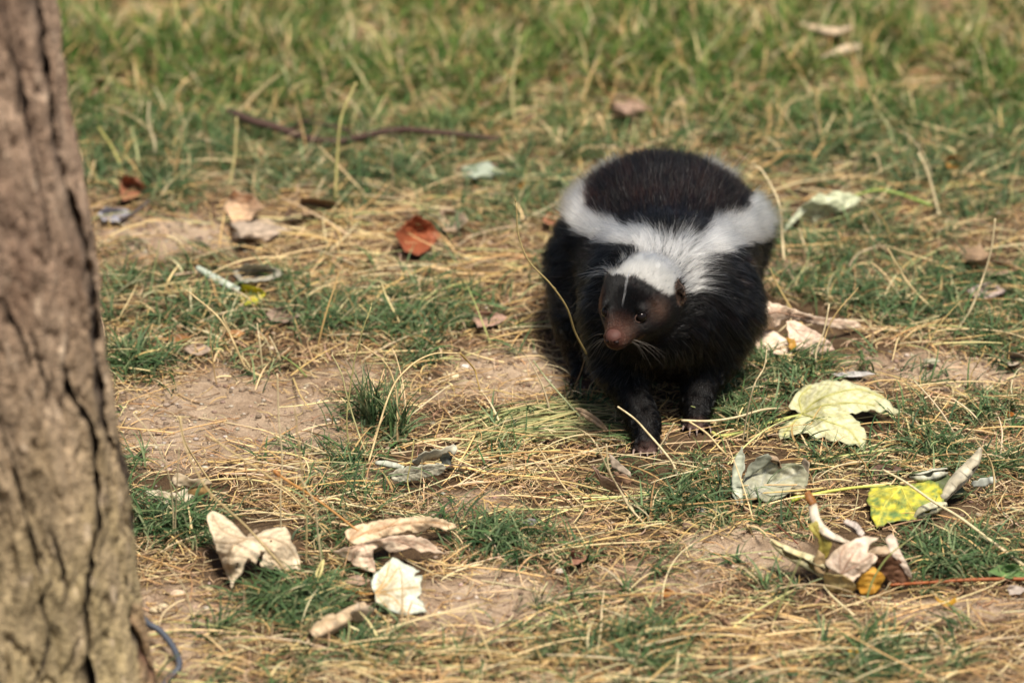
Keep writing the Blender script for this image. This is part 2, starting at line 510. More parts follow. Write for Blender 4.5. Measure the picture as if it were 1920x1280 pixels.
P, hdn = blades(x, y, L, rng.uniform(0, 6.28, n), rng.normal(0, .5, n), e0, e0 - rng.uniform(.8, 1.8, n) * (1.2 - .5 * up), 7)
tag(ribbons("grass_tufts", P, hdn, rng.uniform(.0012, .0024, n), mixcol(n, GREENS, [4, 4, 2, 2, 1], .2), M_GRASS, .5),
    "dense tufts of longer green blades fanning out from their crowns", "grass", kind="stuff")

# curled dry thatch, a mat of short dead pieces
x, y = scatter(120000, lambda x, y: in_view(x, y, .17) * np.clip(1.15 - maps(x, y)[2] * 1.05, 0.10, 1))
n = len(x)
P, hdn = blades(x, y, rng.uniform(0.006, 0.028, n), rng.uniform(0, 6.28, n), rng.normal(0, 1.2, n),
                rng.uniform(-0.1, 0.7, n), rng.uniform(-0.9, 0.3, n), 5, 0.25)
P[..., 2] += rng.uniform(0, 0.0025, n)[:, None]
tag(strands("dead_thatch", P, rng.uniform(0.00020, 0.00050, n), mixcol(n, BROWN + DRY[:3], [3, 3, 2, 3, 2, 2, 2], .2), M_STRAW),
    "matted short brown thatch lying over the soil", "thatch", kind="stuff")

# long straws lying flat, mostly across the view, in loose drifts
x, y = scatter(22000, lambda x, y: in_view(x, y, .18) * maps(x, y)[4] ** 2.0 * np.clip(1.2 - maps(x, y)[2], .12, 1))
n = len(x)
drift = 1.3 * fbm(x * 4, y * 3, 0, 2, 51)
hd = rng.normal(0.12, 0.42, n) + drift + np.pi * (rng.random(n) < 0.5)
wild = rng.random(n) < 0.22
hd = np.where(wild, rng.uniform(0, 6.28, n), hd)
P, hdn = blades(x, y, rng.uniform(0.025, 0.12, n) * rng.uniform(.5, 1, n), hd, rng.normal(0, 0.45, n), rng.uniform(0.0, 0.35, n),
                rng.uniform(-0.3, 0.05, n), 8, 0.06, base=rng.uniform(0, 0.005, n))
tag(strands("fallen_straw", P, rng.uniform(0.00035, 0.00085, n), mixcol(n, DRY + [(0.40, 0.40, 0.17)], [3, 3, 2, 3, 1, 1], .16), M_STRAW),
    "long yellow dry straws strewn flat over the grass", "straw", kind="stuff")

# upright dry stems, thicker further back
x, y = scatter(5200, lambda x, y: in_view(x, y, .1) * (0.05 + 0.26 * (1 - sstep(40, 500, to_px(x, y)[1]))) * np.clip(1.1 - maps(x, y)[2], 0, 1))
n = len(x)
P, hdn = blades(x, y, rng.uniform(0.02, 0.085, n) * 1.0, rng.uniform(0, 6.28, n), rng.normal(0, 0.5, n), rng.uniform(0.8, 1.5, n),
                rng.uniform(0.1, 1.5, n), 8, 0.09)
tag(strands("standing_stems", P, rng.uniform(0.0004, 0.0009, n), mixcol(n, DRY + [(0.30, 0.33, 0.12)], [3, 3, 2, 2, 1, 2], .15), M_STRAW),
    "thin dry stems standing up out of the grass", "grass stems", kind="stuff")

# the wider lawn around and beyond, coarser, only seen from other places
def outside(x, y):
    return ~(in_view(x, y, .13) & (y > -.76) & (y < 1.12))
x, y = scatter(330000, lambda x, y: outside(x, y) * np.clip(0.85 + 0.9 * fbm(x * 3, y * 3, 0, 2, 71), 0.10, 1) * (1 - .93 * sstep(.7, 2.6, np.hypot(x, y - .2))), (-2.4, 2.4, -1.6, 3.4))
n = len(x)
P, hdn = blades(x, y, rng.uniform(0.02, 0.055, n) * (1 + .5 * sstep(.8, 2, np.hypot(x, y))), rng.uniform(0, 6.28, n), rng.normal(0, 0.5, n), rng.uniform(0.0, 1.1, n), rng.uniform(-0.9, 0.5, n), 5)
col = np.where((rng.random(n) < .5 + .8 * fbm(x * 5, y * 5, 0, 2, 73))[:, None], mixcol(n, DRY), mixcol(n, GREENS) * np.array([1.3, 1.2, .8]))
tag(strands("outer_grass", P, rng.uniform(0.0005, 0.0011, n), col, M_GRASS),
    "rough half dry grass spreading around the clearing", "grass", kind="stuff")

# grit and crumbs of soil
def pebble_mesh(n, box, dens, r0, r1):
    x, y = scatter(n, dens, box); n = len(x)
    r = rng.uniform(0, 1, n) ** 2.5 * (r1 - r0) + r0
    ico = np.array([(0, 0, 1), (.894, 0, .447), (.276, .851, .447), (-.724, .526, .447), (-.724, -.526, .447), (.276, -.851, .447),
                    (.724, .526, -.447), (-.276, .851, -.447), (-.894, 0, -.447), (-.276, -.851, -.447), (.724, -.526, -.447), (0, 0, -1)])
    fi = np.array([(0,1,2),(0,2,3),(0,3,4),(0,4,5),(0,5,1),(1,6,2),(2,7,3),(3,8,4),(4,9,5),(5,10,1),(1,10,6),(2,6,7),(3,7,8),(4,8,9),(5,9,10),(11,7,6),(11,8,7),(11,9,8),(11,10,9),(11,6,10)])
    S = ico[None] * (1 + rng.normal(0, .16, (n, 12, 1))) * np.stack([rng.uniform(.8, 1.3, n), rng.uniform(.7, 1.1, n), rng.uniform(.45, .8, n)], -1)[:, None]
    V = S * r[:, None, None] + np.stack([x, y, ground_z(x, y) + r * .25], -1)[:, None]
    Fc = (fi[None] + (np.arange(n) * 12)[:, None, None]).reshape(-1, 3)
    c = np.repeat(mixcol(n, [(.34, .26, .19), (.24, .17, .12), (.42, .36, .29), (.15, .10, .07), (.5, .4, .28)], [4, 4, 2, 2, 1], .15), 12, 0)
    return V.reshape(-1, 3), Fc, c
V, Fc, c = pebble_mesh(30000, (FX0, FX1, -.78, .55), lambda x, y: in_view(x, y, .04) * np.clip(maps(x, y)[2] + .1, 0, 1), .0006, .0030)
M_GRIT = leafy_mat("grit", 0.0, 0.9, 900, 0.4, 0.3)
tag(mesh_obj("grit", V, Fc, M_GRIT, col=c), "small crumbs of soil and grit on the bare patches", "grit", kind="stuff")
print("blades", NG)

# ------------------------------------------------------------------ the skunk
def surface_net(f, lo, hi, h):
    """mesh the zero level of f(x, y, z) on a grid"""
    ax = [np.arange(lo[i], hi[i] + h, h, dtype=np.float32) for i in range(3)]
    G = np.meshgrid(*ax, indexing='ij')
    D = f(*G).astype(np.float32)
    S = D < 0
    nx, ny, nz = D.shape
    acc = np.zeros((nx - 1, ny - 1, nz - 1, 3), np.float32); cnt = np.zeros((nx - 1, ny - 1, nz - 1), np.float32)
    corners = [(i, j, k) for i in (0, 1) for j in (0, 1) for k in (0, 1)]
    sl = lambda c: (slice(c[0], nx - 1 + c[0]), slice(c[1], ny - 1 + c[1]), slice(c[2], nz - 1 + c[2]))
    for a in corners:
        for d in range(3):
            if a[d]: continue
            b = list(a); b[d] = 1; b = tuple(b)
            da, db = D[sl(a)], D[sl(b)]
            m = (da < 0) != (db < 0)
            t = np.where(m, da / np.where(m, da - db, 1), 0)
            p = np.zeros(acc.shape, np.float32)
            for q in range(3): p[..., q] = a[q]
            p[..., d] = t
            acc += p * m[..., None]; cnt += m
    act = cnt > 0
    idx = -np.ones(act.shape, np.int64); idx[act] = np.arange(act.sum())
    ijk = np.argwhere(act)
    V = (ijk + acc[act] / cnt[act][:, None]) * h + np.array([a[0] for a in ax])
    faces = []
    for d in range(3):
        o = [q for q in range(3) if q != d]
        s1 = [slice(1, n - 1) for n in D.shape]; s1[d] = slice(0, D.shape[d] - 1)
        s2 = [slice(1, n - 1) for n in D.shape]; s2[d] = slice(1, D.shape[d])
        m1, m2 = S[tuple(s1)], S[tuple(s2)]
        for flip, mk in ((False, m1 & ~m2), (True, ~m1 & m2)):
            e = np.argwhere(mk)
            e = e + np.array([0 if q == d else 1 for q in range(3)])
            q0 = e.copy(); q1 = e.copy(); q1[:, o[0]] -= 1; q2 = q1.copy(); q2[:, o[1]] -= 1; q3 = e.copy(); q3[:, o[1]] -= 1
            g = [idx[q[:, 0], q[:, 1], q[:, 2]] for q in (q0, q1, q2, q3)]
            if (d == 1) != flip: g = g[::-1]
            faces.append(np.stack(g, -1))
    return V, np.concatenate(faces)

def rcone(X, Y, Z, a, b, r1, r2):
    a = np.array(a, float); b = np.array(b, float); ba = b - a
    t = np.clip(((X - a[0]) * ba[0] + (Y - a[1]) * ba[1] + (Z - a[2]) * ba[2]) / (ba @ ba), 0, 1)
    return np.sqrt((X - a[0] - t * ba[0]) ** 2 + (Y - a[1] - t * ba[1]) ** 2 + (Z - a[2] - t * ba[2]) ** 2) - (r1 + (r2 - r1) * t)

def ellip(X, Y, Z, c, r, R=None):
    P = [X - c[0], Y - c[1], Z - c[2]]
    if R is not None:
        P = [R[i][0] * P[0] + R[i][1] * P[1] + R[i][2] * P[2] for i in range(3)]
    k0 = np.sqrt((P[0] / r[0]) ** 2 + (P[1] / r[1]) ** 2 + (P[2] / r[2]) ** 2)
    k1 = np.sqrt((P[0] / r[0] ** 2) ** 2 + (P[1] / r[1] ** 2) ** 2 + (P[2] / r[2] ** 2) ** 2)
    return k0 * (k0 - 1) / (k1 + 1e-9)

def smin(a, b, k):
    h = np.clip(0.5 + 0.5 * (b - a) / k, 0, 1)
    return b + (a - b) * h - k * h * (1 - h)

# head frame: H skull centre, f forward, r the side seen at the right of the photo, u up
H = np.array([0.1085, -0.192, 0.1290])
hf = np.array([-0.0240, -0.0520, -0.0070]); HL = np.linalg.norm(hf); hf /= HL
roll = 0.06
hr = np.cross(hf, [0, 0, 1.0]); hr /= np.linalg.norm(hr); hr = -hr          # towards +x side
hu = np.cross(hr, hf); hu = hu if hu[2] > 0 else -hu
hr, hu = hr * math.cos(roll) + hu * math.sin(roll), hu * math.cos(roll) - hr * math.sin(roll)
HS = 1.05
def hp(f, r, u): return H + HS * (hf * f + hr * r + hu * u)
HR = np.array([hf, hr, hu])
PA, PB, PH = np.array([.1160, -.2290, 0.0]), np.array([.1600, -.1850, 0.0]), np.array([.0640, -.0930, 0.0])
PK = np.array([.196, .020, 0.0])
for q in (PA, PB, PH, PK): q[2] = ground_z(q[0], q[1]) + .0022
def off(p, x, y, z): return p + np.array([x, y, z])

def h3(*r): return tuple(HS * q for q in r)
def skull_sdf(X, Y, Z):
    e = ellip(X, Y, Z, hp(-.005, 0, .003), h3(.035, .0305, .0275), HR)
    e = smin(e, ellip(X, Y, Z, hp(.004, .0, -.0075), h3(.027, .0270, .0165), HR), .012)        # cheeks
    e = smin(e, rcone(X, Y, Z, tuple(hp(.016, 0, -.0035)), tuple(hp(.0470, 0, -.0090)), .0225 * HS, .0098 * HS), .012)   # muzzle
    e = smin(e, ellip(X, Y, Z, hp(.0420, 0, -.0100), h3(.0125, .0095, .0060), HR), .006)      # lips
    e = smin(e, rcone(X, Y, Z, tuple(hp(.012, 0, -.0150)), tuple(hp(.0400, 0, -.0140)), .0100 * HS, .0046 * HS), .004)   # lower jaw
    return e
EYE = []
for s_ in (-1, 1):
    fs = np.linspace(.045, 0, 400); q = np.array([hp(f_, s_ * .0155, .0030) for f_ in fs])
    k_ = np.argmax(skull_sdf(*q.T) < 0)
    EYE.append((fs[k_], s_ * .0155, .0030))
def head_sdf(X, Y, Z):
    e = skull_sdf(X, Y, Z)
    for i, s in enumerate((-1, 1)):
        ef, er, eu = EYE[i]
        e = smin(e, ellip(X, Y, Z, hp(ef - .006, er * .95, eu + .0062), h3(.0065, .0040, .0022), HR), .004)   # brow
        ear = ellip(X, Y, Z, hp(-.0125, s * .0280, .0030), h3(.0048, .0075, .0105), HR)
        e = smin(e, ear, .003)
        cup = ellip(X, Y, Z, hp(-.0082, s * .0312, .0020), h3(.0036, .0046, .0070), HR)
        e = -smin(-e, cup, .0015)
        sock = ellip(X, Y, Z, hp(ef + .0008, er * 1.03, eu), h3(.0040, .0048, .0040), HR)
        e = -smin(-e, sock, .0022)
    mouth = ellip(X, Y, Z, hp(.040, 0, -.0132), h3(.0150, .0140, .0008), HR)
    return -smin(-e, mouth, .0010)

def body_sdf(X, Y, Z):
    d = ellip(X, Y, Z, (.135, -.022, .093), (.0745, .115, .057))
    d = smin(d, ellip(X, Y, Z, (.136, .045, .084), (.0735, .085, .057)), .05)          # arched rump
    d = smin(d, ellip(X, Y, Z, (.139, -.112, .095), (.062, .066, .050)), .045)        # shoulders
    d = smin(d, rcone(X, Y, Z, (.138, -.118, .105), tuple(hp(-.008, 0, -.004)), .050, .0285), .03)   # neck
    d = smin(d, rcone(X, Y, Z, (.128, -.135, .072), (.118, -.168, .088), .040, .028), .03)   # throat
    for a, b, c, e, r in (((.098, -.140, .080), (.0925, -.158, .050), off(PA, -.002, .022, .016), off(PA, 0, .004, .0065), (.033, .0205, .0128, .0110)),
                          ((.180, -.118, .080), (.176, -.132, .048), off(PB, .002, .020, .016), off(PB, 0, .004, .0065), (.035, .0225, .0132, .0110)),
                          ((.084, .000, .070), (.070, -.050, .040), off(PH, .002, .030, .018), off(PH, 0, .004, .0065), (.050, .032, .0170, .0115)),
                          ((.186, .060, .070), (.192, .040, .045), off(PK, .000, .035, .020), off(PK, 0, .004, .0065), (.048, .030, .0135, .0100))):
        l = rcone(X, Y, Z, a, b, r[0], r[1])
        l = smin(l, rcone(X, Y, Z, b, tuple(c), r[1], r[2]), .012)
        l = smin(l, rcone(X, Y, Z, tuple(c), tuple(e), r[2], r[3]), .008)
        d = smin(d, l, .020)
    # toes, five a paw
    for p in (PA, PB, PH, PK):
        for i in range(5):
            s = (i - 2) / 2
            b0 = off(p, s * .0070, .002 + .003 * s * s, .0040); b1 = off(p, s * .0110 , -.0085 + .0055 * s * s, .0022)
            d = smin(d, rcone(X, Y, Z, tuple(b0), tuple(b1), .0034, .0026), .0028)
    # tail, low behind the body
    d = smin(d, rcone(X, Y, Z, (.137, .140, .075), (.134, .185, .040), .024, .014), .03)
    d = smin(d, rcone(X, Y, Z, (.134, .185, .040), (.150, .285, .022), .014, .008), .012)
    return smin(d, head_sdf(X, Y, Z), .010)

V, Fc = surface_net(body_sdf, (.02, -.262, -.004), (.25, .31, .185), .0021)
# fine relief under the fur
E = 0.0008
def grad(f, P):
    g = np.stack([f(P[:, 0] + E, P[:, 1], P[:, 2]) - f(P[:, 0] - E, P[:, 1], P[:, 2]),
                  f(P[:, 0], P[:, 1] + E, P[:, 2]) - f(P[:, 0], P[:, 1] - E, P[:, 2]),
                  f(P[:, 0], P[:, 1], P[:, 2] + E) - f(P[:, 0], P[:, 1], P[:, 2] - E)], -1)
    return g / (np.linalg.norm(g, axis=1)[:, None] + 1e-9)
Nn = grad(body_sdf, V)
for _ in range(2): V = V - Nn * np.clip(body_sdf(*V.T), -.002, .002)[:, None]

def head_local(P): 
    q = P - H
    return q @ hf / HS, q @ hr / HS, q @ hu / HS

def in_poly(u, v, poly):
    poly = np.array(poly, float); inside = np.zeros(np.shape(u), bool)
    j = len(poly) - 1
    for i in range(len(poly)):
        c = ((poly[i, 1] > v) != (poly[j, 1] > v)) & (u < (poly[j, 0] - poly[i, 0]) * (v - poly[i, 1]) / (poly[j, 1] - poly[i, 1] + 1e-9) + poly[i, 0])
        inside ^= c; j = i
    return inside

# the white V: a cap on the crown and nape that parts into two stripes along the back
W_CAP = [(1135, 512), (1168, 498), (1196, 474), (1160, 458), (1112, 446), (1080, 428), (1066, 395), (1072, 360), (1092, 335), (1116, 338), (1104, 365),
         (1106, 398), (1145, 428), (1190, 440), (1240, 452), (1288, 464), (1312, 444), (1350, 424), (1388, 402), (1402, 370), (1394, 335),
         (1414, 350), (1436, 390), (1434, 422), (1400, 452), (1350, 468), (1310, 480), (1300, 505), (1310, 535), (1305, 552), (1258, 562),
         (1222, 543), (1185, 528), (1148, 520)]
def coat(P, n):
    """white weight for roots at P with normals n"""
    wob = .0050
    Q = P + rng.normal(0, .0011, P.shape) + wob * np.stack([fbm(P[:, 0] * 60, P[:, 1] * 60, P[:, 2] * 60, 2, s) for s in (1, 2, 3)], -1) * 2
    u, v = to_px(Q[:, 0], Q[:, 1], Q[:, 2])
    front = in_poly(u, v, W_CAP) & (n[:, 2] > -.15) & (Q[:, 2] > .09)
    view = (CAM - P); view /= np.linalg.norm(view, axis=1)[:, None]
    facing = (n * view).sum(1) > -0.02
    ax = np.abs(Q[:, 0] - .136)
    back = (Q[:, 1] > .05) & (ax > .036) & (ax < .067) & (n[:, 2] > -.2) & (Q[:, 2] > .07)
    w = np.where(facing, front, back)
    # thin blaze down the forehead
    f, r, uu = head_local(Q)
    w = np.maximum(w, 0)
    return w.astype(float)

def base_colour(P):
    """skin: dark brown, pink brown on the muzzle and the toes"""
    f, r, u = head_local(P)
    c = np.tile(np.array([.0045, .0035, .0032]), (len(P), 1))
    mz = sstep(.034, .054, f) * (np.abs(r) < .03) * (np.abs(u + .008) < .03)
    c = c * (1 - mz[:, None]) + mz[:, None] * np.array([.055, .024, .017])
    cheek = np.exp(-(((f - .020) / .010) ** 2 + ((np.abs(r) - .026) / .008) ** 2 + ((u + .001) / .007) ** 2))
    c = c + cheek[:, None] * np.array([.075, .035, .024])
    for p in (PA, PB, PH, PK):
        d = np.linalg.norm(P - off(p, 0, -.008, .002), axis=1)
        t = 1 - sstep(.004, .014, d)
        c = c * (1 - t[:, None]) + t[:, None] * np.array([.085, .052, .043])
    return c

skunk = empty("skunk", (.134, -.02, 0.0))
tag(skunk, "black skunk with a white V down its back walking across the dry grass", "skunk")
M_SKIN = leafy_mat("skunk_skin", 0.0, 0.7, 800, 0.35, 0.5)
for q_ in M_SKIN.node_tree.nodes:
    if q_.type == "BSDF_PRINCIPLED": q_.inputs["Specular IOR Level"].default_value = 0.06
mesh_obj("body", V, Fc, M_SKIN, skunk, col=base_colour(V))

# eyes
def ball(c, r, seg=24, rings=16):
    a = np.linspace(0, 2 * np.pi, seg, endpoint=False); b = np.linspace(0, np.pi, rings + 1)[1:-1]
    V = [(0, 0, 1)] + [(math.sin(t) * math.cos(q), math.sin(t) * math.sin(q), math.cos(t)) for t in b for q in a] + [(0, 0, -1)]
    V = np.array(V); Fs = []
    for j in range(seg): Fs.append((0, 1 + j, 1 + (j + 1) % seg))
    for i in range(len(b) - 1):
        for j in range(seg):
            k = (j + 1) % seg
            Fs.append((1 + i * seg + j, 1 + (i + 1) * seg + j, 1 + (i + 1) * seg + k, 1 + i * seg + k))
    L = len(V) - 1; o = 1 + (len(b) - 1) * seg
    for j in range(seg): Fs.append((L, o + (j + 1) % seg, o + j))
    return V * np.asarray(r) + c, Fs
M_EYE = plain_mat("eye_black", (.006, .004, .0035), 0.05, 0.2, 0.1, 200, 0, 0.0)
for i, s in enumerate((-1, 1)):
    ef, er, eu = EYE[i]
    Ve, Fe = ball(hp(ef - .0028, er * .985, eu), .0050)
    mesh_obj("eye", Ve, Fe, M_EYE, skunk)
    n_ = grad(skull_sdf, np.array([hp(ef, er, eu)]))[0]
    c = hp(ef, er, eu) - n_ * .0006
    a1 = np.cross(n_, hu); a1 /= np.linalg.norm(a1); a2 = np.cross(a1, n_)
    ring = np.array([c + a1 * math.cos(t) * .0047 + a2 * math.sin(t) * .0037 for t in np.linspace(0, 2 * np.pi, 21)])
    Vr, Fr = tube_geo(ring, .0007, 6, False)
    mesh_obj("eyelid", Vr, Fr, M_SKIN, skunk, col=np.tile([.060, .036, .028], (len(Vr), 1)))

# nose pad with two nostrils
def nose_sdf(X, Y, Z):
    e = ellip(X, Y, Z, hp(.0520, 0, -.0066), h3(.0066, .0066, .0048), HR)
    e = smin(e, ellip(X, Y, Z, hp(.0485, 0, -.0040), h3(.0085, .0062, .0042), HR), .004)
    for s in (-1, 1):
        c = ellip(X, Y, Z, hp(.0575, s * .0036, -.0074), h3(.0026, .0018, .0014), HR)
        c = np.minimum(c, ellip(X, Y, Z, hp(.0550, s * .0064, -.0062), h3(.0026, .0022, .0009), HR))
        e = -smin(-e, c, .0005)
    groove = ellip(X, Y, Z, hp(.0586, 0, -.0095), h3(.0016, .0004, .0040), HR)
    return -smin(-e, groove, .0005)
nc = hp(.0510, 0, -.005)
Vn, Fn = surface_net(nose_sdf, nc - .0125, nc + .0125, .0005)
M_NOSE = plain_mat("nose_skin", (.066, .026, .019), 0.6, 0.25, 0.3, 1500, 0.6)
mesh_obj("nose", Vn, Fn, M_NOSE, skunk)
M_NOSTRIL = plain_mat("nostril_dark", (.012, .005, .004), 0.6, 0.2, 0.1, 300, 0)
for s in (-1, 1):
    Ve, Fe = ball(hp(.0562, s * .0039, -.0073), (.0023, .0022, .0016), 12, 8)
    mesh_obj("nostril", Ve, Fe, M_NOSTRIL, skunk)

# claws
M_CLAW = plain_mat("claw_horn", (.20, .145, .12), 0.4, 0.5, 0.2, 900, 0.1)
for p in (PA, PB, PH, PK):
    for i in range(5):
        s = (i - 2) / 2
        a = off(p, s * .0112, -.0100 + .0055 * s * s, .0030); b = off(p, s * .0120, -.0145 + .0055 * s * s, .0024); c = off(p, s * .0124, -.0165 + .0055 * s * s + .0022 * math.sin(i * 2.1 + p[0] * 90), -.0005)
        Vc, Fk = tube_geo(spline([a, b, c], 7), np.linspace(.0012, .0003, 7), 7)
        mesh_obj("claw", Vc, Fk, M_CLAW, skunk)

# fur: strands rooted on the body, combed back, with locks that draw together at the tips
tri = np.concatenate([Fc[:, [0, 1, 2]], Fc[:, [0, 2, 3]]])
A = 0.5 * np.linalg.norm(np.cross(V[tri[:, 1]] - V[tri[:, 0]], V[tri[:, 2]] - V[tri[:, 0]]), axis=1)
def roots(n, wt=None):
    w = A * (wt if wt is not None else 1)
    i = rng.choice(len(tri), n, p=w / w.sum())
    a, b = rng.random(n), rng.random(n); m = a + b > 1; a[m], b[m] = 1 - a[m], 1 - b[m]
    T = V[tri[i]]
    return T[:, 0] + a[:, None] * (T[:, 1] - T[:, 0]) + b[:, None] * (T[:, 2] - T[:, 0])
cen = V[tri].mean(1)
cf, cr, cu = head_local(cen)
hd_d = np.linalg.norm(cen - hp(.015, 0, -.004), axis=1)
headness = 1 - sstep(.036, .052, hd_d)
vis = 0.35 + 0.65 * (cen[:, 1] < .12)
wt = vis * (1 + 5.0 * headness)
NF = 230000
R = roots(NF, wt)
n = grad(body_sdf, R)
f, r, u = head_local(R)
def segd(P_, a, b):
    ab = b - a; t_ = np.clip(((P_ - a) @ ab) / (ab @ ab), 0, 1); return np.linalg.norm(P_ - a - t_[:, None] * ab, axis=1)
hn = np.maximum(1 - sstep(.034, .050, np.linalg.norm(R - hp(.015, 0, -.004), axis=1)), 1 - sstep(.024, .032, segd(R, hp(.020, 0, -.006), hp(.050, 0, -.007))))          # face
hs = np.maximum(1 - sstep(.034, .060, np.linalg.norm(R - hp(-.006, 0, .0), axis=1)), 1 - sstep(.026, .040, segd(R, hp(.010, 0, -.006), hp(.050, 0, -.007))))             # whole head
eard = np.minimum(np.linalg.norm(R - hp(-.0125, .0295, .003), axis=1), np.linalg.norm(R - hp(-.0125, -.0295, .003), axis=1))
white = coat(R, n) * (1 - (f > .014) * hs) * (eard > .0125)
leg = 1 - sstep(.038, .072, R[:, 2] + 0.0 * R[:, 0]); leg = leg * (R[:, 1] < .12)
for p in (PA, PB, PH, PK):
    pass
toe = np.zeros(len(R))
for p in (PA, PB, PH, PK):
    toe = np.maximum(toe, 1 - sstep(.006, .016, np.linalg.norm(R - off(p, 0, -.007, .002), axis=1)))
Lf = .0145 * (1 - hs) + .0055 * hs
Lf = Lf * (1 - hn) + .0026 * hn
Lf = Lf * (1 - leg) + .0038 * leg
Lf = Lf * (1 - .75 * toe) * (1 - .5 * sstep(.1, .7, -n[:, 2]))
crown = white * hs
tail = sstep(.145, .20, R[:, 1])
Lf = Lf * (1 + .35 * sstep(-.06, .02, R[:, 1]) * sstep(.11, .14, R[:, 2]))
Lf = Lf * (1 + .55 * white * (1 - .4 * hs)) * (1 + 1.3 * tail)
muz = sstep(.033, .050, f) * hs
Lf = Lf * (1 - .62 * muz)
nose_d = np.linalg.norm(R - hp(.0530, 0, -.0055), axis=1)
keep = (nose_d > .0088)
earn = (eard < .012)
Lf = np.where(earn, .0022, Lf)
for s in (-1, 1):
    keep &= np.linalg.norm(R - hp(*EYE[(s + 1) // 2]), axis=1) > .0053
# comb: back and a little down; fans out over the rump, backwards from the nose on the head
cx = (R[:, 0] - .136)
comb = np.stack([cx * 5.0, 0.75 + 0 * cx, -.55 + 0 * cx], -1)
top = sstep(.3, .9, n[:, 2])[:, None]
comb = comb * (1 - top) + top * np.stack([cx * 4.0, 1.0 + 0 * cx, 0.15 + 0 * cx], -1)
chest = ((R[:, 1] < -.09) * (1 - hs))[:, None]
comb = comb * (1 - .8 * chest) + .8 * chest * np.stack([cx * 9.0, 0.25 + 0 * cx, -.9 + 0 * cx], -1)
hc = -hf[None] * 1.0 + hu[None] * (u * 14)[:, None] + hr[None] * (r * 16)[:, None]
comb = comb * (1 - hs[:, None]) + hc * hs[:, None]
lg = leg[:, None] * (1 - hs[:, None])
comb = comb * (1 - lg) + lg * np.array([0, .35, -1.0])
comb = comb + .35 * np.stack([fbm(R[:, 0] * 35, R[:, 1] * 35, R[:, 2] * 35, 2, s) for s in (11, 12, 13)], -1)
comb = comb - (comb * n).sum(1)[:, None] * n
comb /= np.linalg.norm(comb, axis=1)[:, None] + 1e-6
lift = .50 * (1 - hs) + .38 * hs
lift = lift * (1 - hn) + .30 * hn
lift = lift + .22 * white * (1 - hs) + .10 * sstep(-.05, .03, R[:, 1]) * (1 - hs) - .24 * lg[:, 0]
lift = lift + rng.normal(0, .07, len(R))
d0 = n * lift[:, None] + comb * (1 - lift)[:, None]; d0 /= np.linalg.norm(d0, axis=1)[:, None]
K = 6
L = Lf * rng.uniform(.62, 1.12, len(R)) * (1 + .8 * (rng.random(len(R)) < .03)) * (1 + .45 * (1 - hs) * (1 - leg) * fbm(R[:, 0] * 55, R[:, 1] * 55, R[:, 2] * 55, 2, 47))
t = np.linspace(0, 1, K)
bend = (comb * .35 - n * .18 + np.array([0, 0, -.10]) * (1 - hs[:, None]))
curl = rng.normal(0, .13, (len(R), 3)) + .18 * (white * (rng.random(len(R)) < .35))[:, None] * rng.normal(0, 1, (len(R), 3))
P = R[:, None] + L[:, None, None] * (t[None, :, None] * d0[:, None] + (t ** 2)[None, :, None] * (bend + curl)[:, None])
# locks
cell = np.where(hn > .5, .0028, np.where(white > .5, .0046, .0074))
key = np.floor((R + .0012 * rng.normal(0, 1, R.shape)) / cell[:, None]).astype(np.int64)
kk = key[:, 0] * 73856093 ^ key[:, 1] * 19349663 ^ key[:, 2] * 83492791 ^ (cell * 1e5).astype(np.int64)
uq, inv = np.unique(kk, return_inverse=True)
cnt = np.bincount(inv).astype(float)
mean = np.stack([np.bincount(inv, P[:, j, q]) / cnt for j in range(K) for q in range(3)], -1).reshape(-1, K, 3)
lk = rng.normal(0, .0016, (len(uq), 3))
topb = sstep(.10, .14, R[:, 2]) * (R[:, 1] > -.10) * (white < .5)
pull = (t ** 1.6)[None, :, None] * (.62 * (1 - hn) * (1 - .5 * topb) + .2 * hn)[:, None, None]
P = P * (1 - pull) + (mean[inv] + lk[inv][:, None] * (t ** 1.5)[None, :, None] * ((1 - hn) * (1 - .6 * topb))[:, None, None]) * pull
# colour
black = np.array([.0026, .0021, .0023]); brown = np.array([.024, .011, .007]); wcol = np.array([.80, .76, .68]); cream = np.array([.72, .62, .44])
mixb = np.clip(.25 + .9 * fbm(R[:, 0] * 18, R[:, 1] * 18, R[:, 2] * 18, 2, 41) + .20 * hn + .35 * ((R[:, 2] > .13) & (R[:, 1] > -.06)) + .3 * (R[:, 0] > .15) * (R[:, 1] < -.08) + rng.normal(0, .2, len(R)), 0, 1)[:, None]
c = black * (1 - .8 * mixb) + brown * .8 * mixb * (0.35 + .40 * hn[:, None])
lockv = np.exp(rng.normal(0, .45, len(uq)))[inv]
c = c * (np.exp(rng.normal(0, .35, len(R))) * lockv)[:, None] * (.62 - .22 * hn[:, None])
mz = (muz)[:, None]; c = c * (1 - mz) + mz * np.array([.062, .026, .016]) * (1 + rng.normal(0, .3, (len(R), 1)))
cheek = np.exp(-(((f - .018) / .008) ** 2 + ((np.abs(r) - .024) / .010) ** 2 + ((u - .0035) / .008) ** 2))[:, None]
c = c * (1 - .8 * cheek) + .7 * cheek * np.array([.060, .028, .017])
chin = (hs * (u < -.0125) * (f > .030))[:, None] * .6; c = c * (1 - chin) + chin * np.array([.11, .060, .033])
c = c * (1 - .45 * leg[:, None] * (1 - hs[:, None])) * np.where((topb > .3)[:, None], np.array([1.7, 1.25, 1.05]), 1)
grey = (rng.random(len(R)) < (.030 + .045 * (R[:, 1] < -.07)) * (1 - hn) * (1 - leg))[:, None]; c = np.where(grey, np.array([.15, .135, .13]), c)  # sheen painted as scattered pale strands, denser over the shoulders
toeb = toe[:, None]; c = c * (1 - .6 * toeb) + .6 * toeb * np.array([.045, .028, .023])
w2 = (white[:, None] > .5)
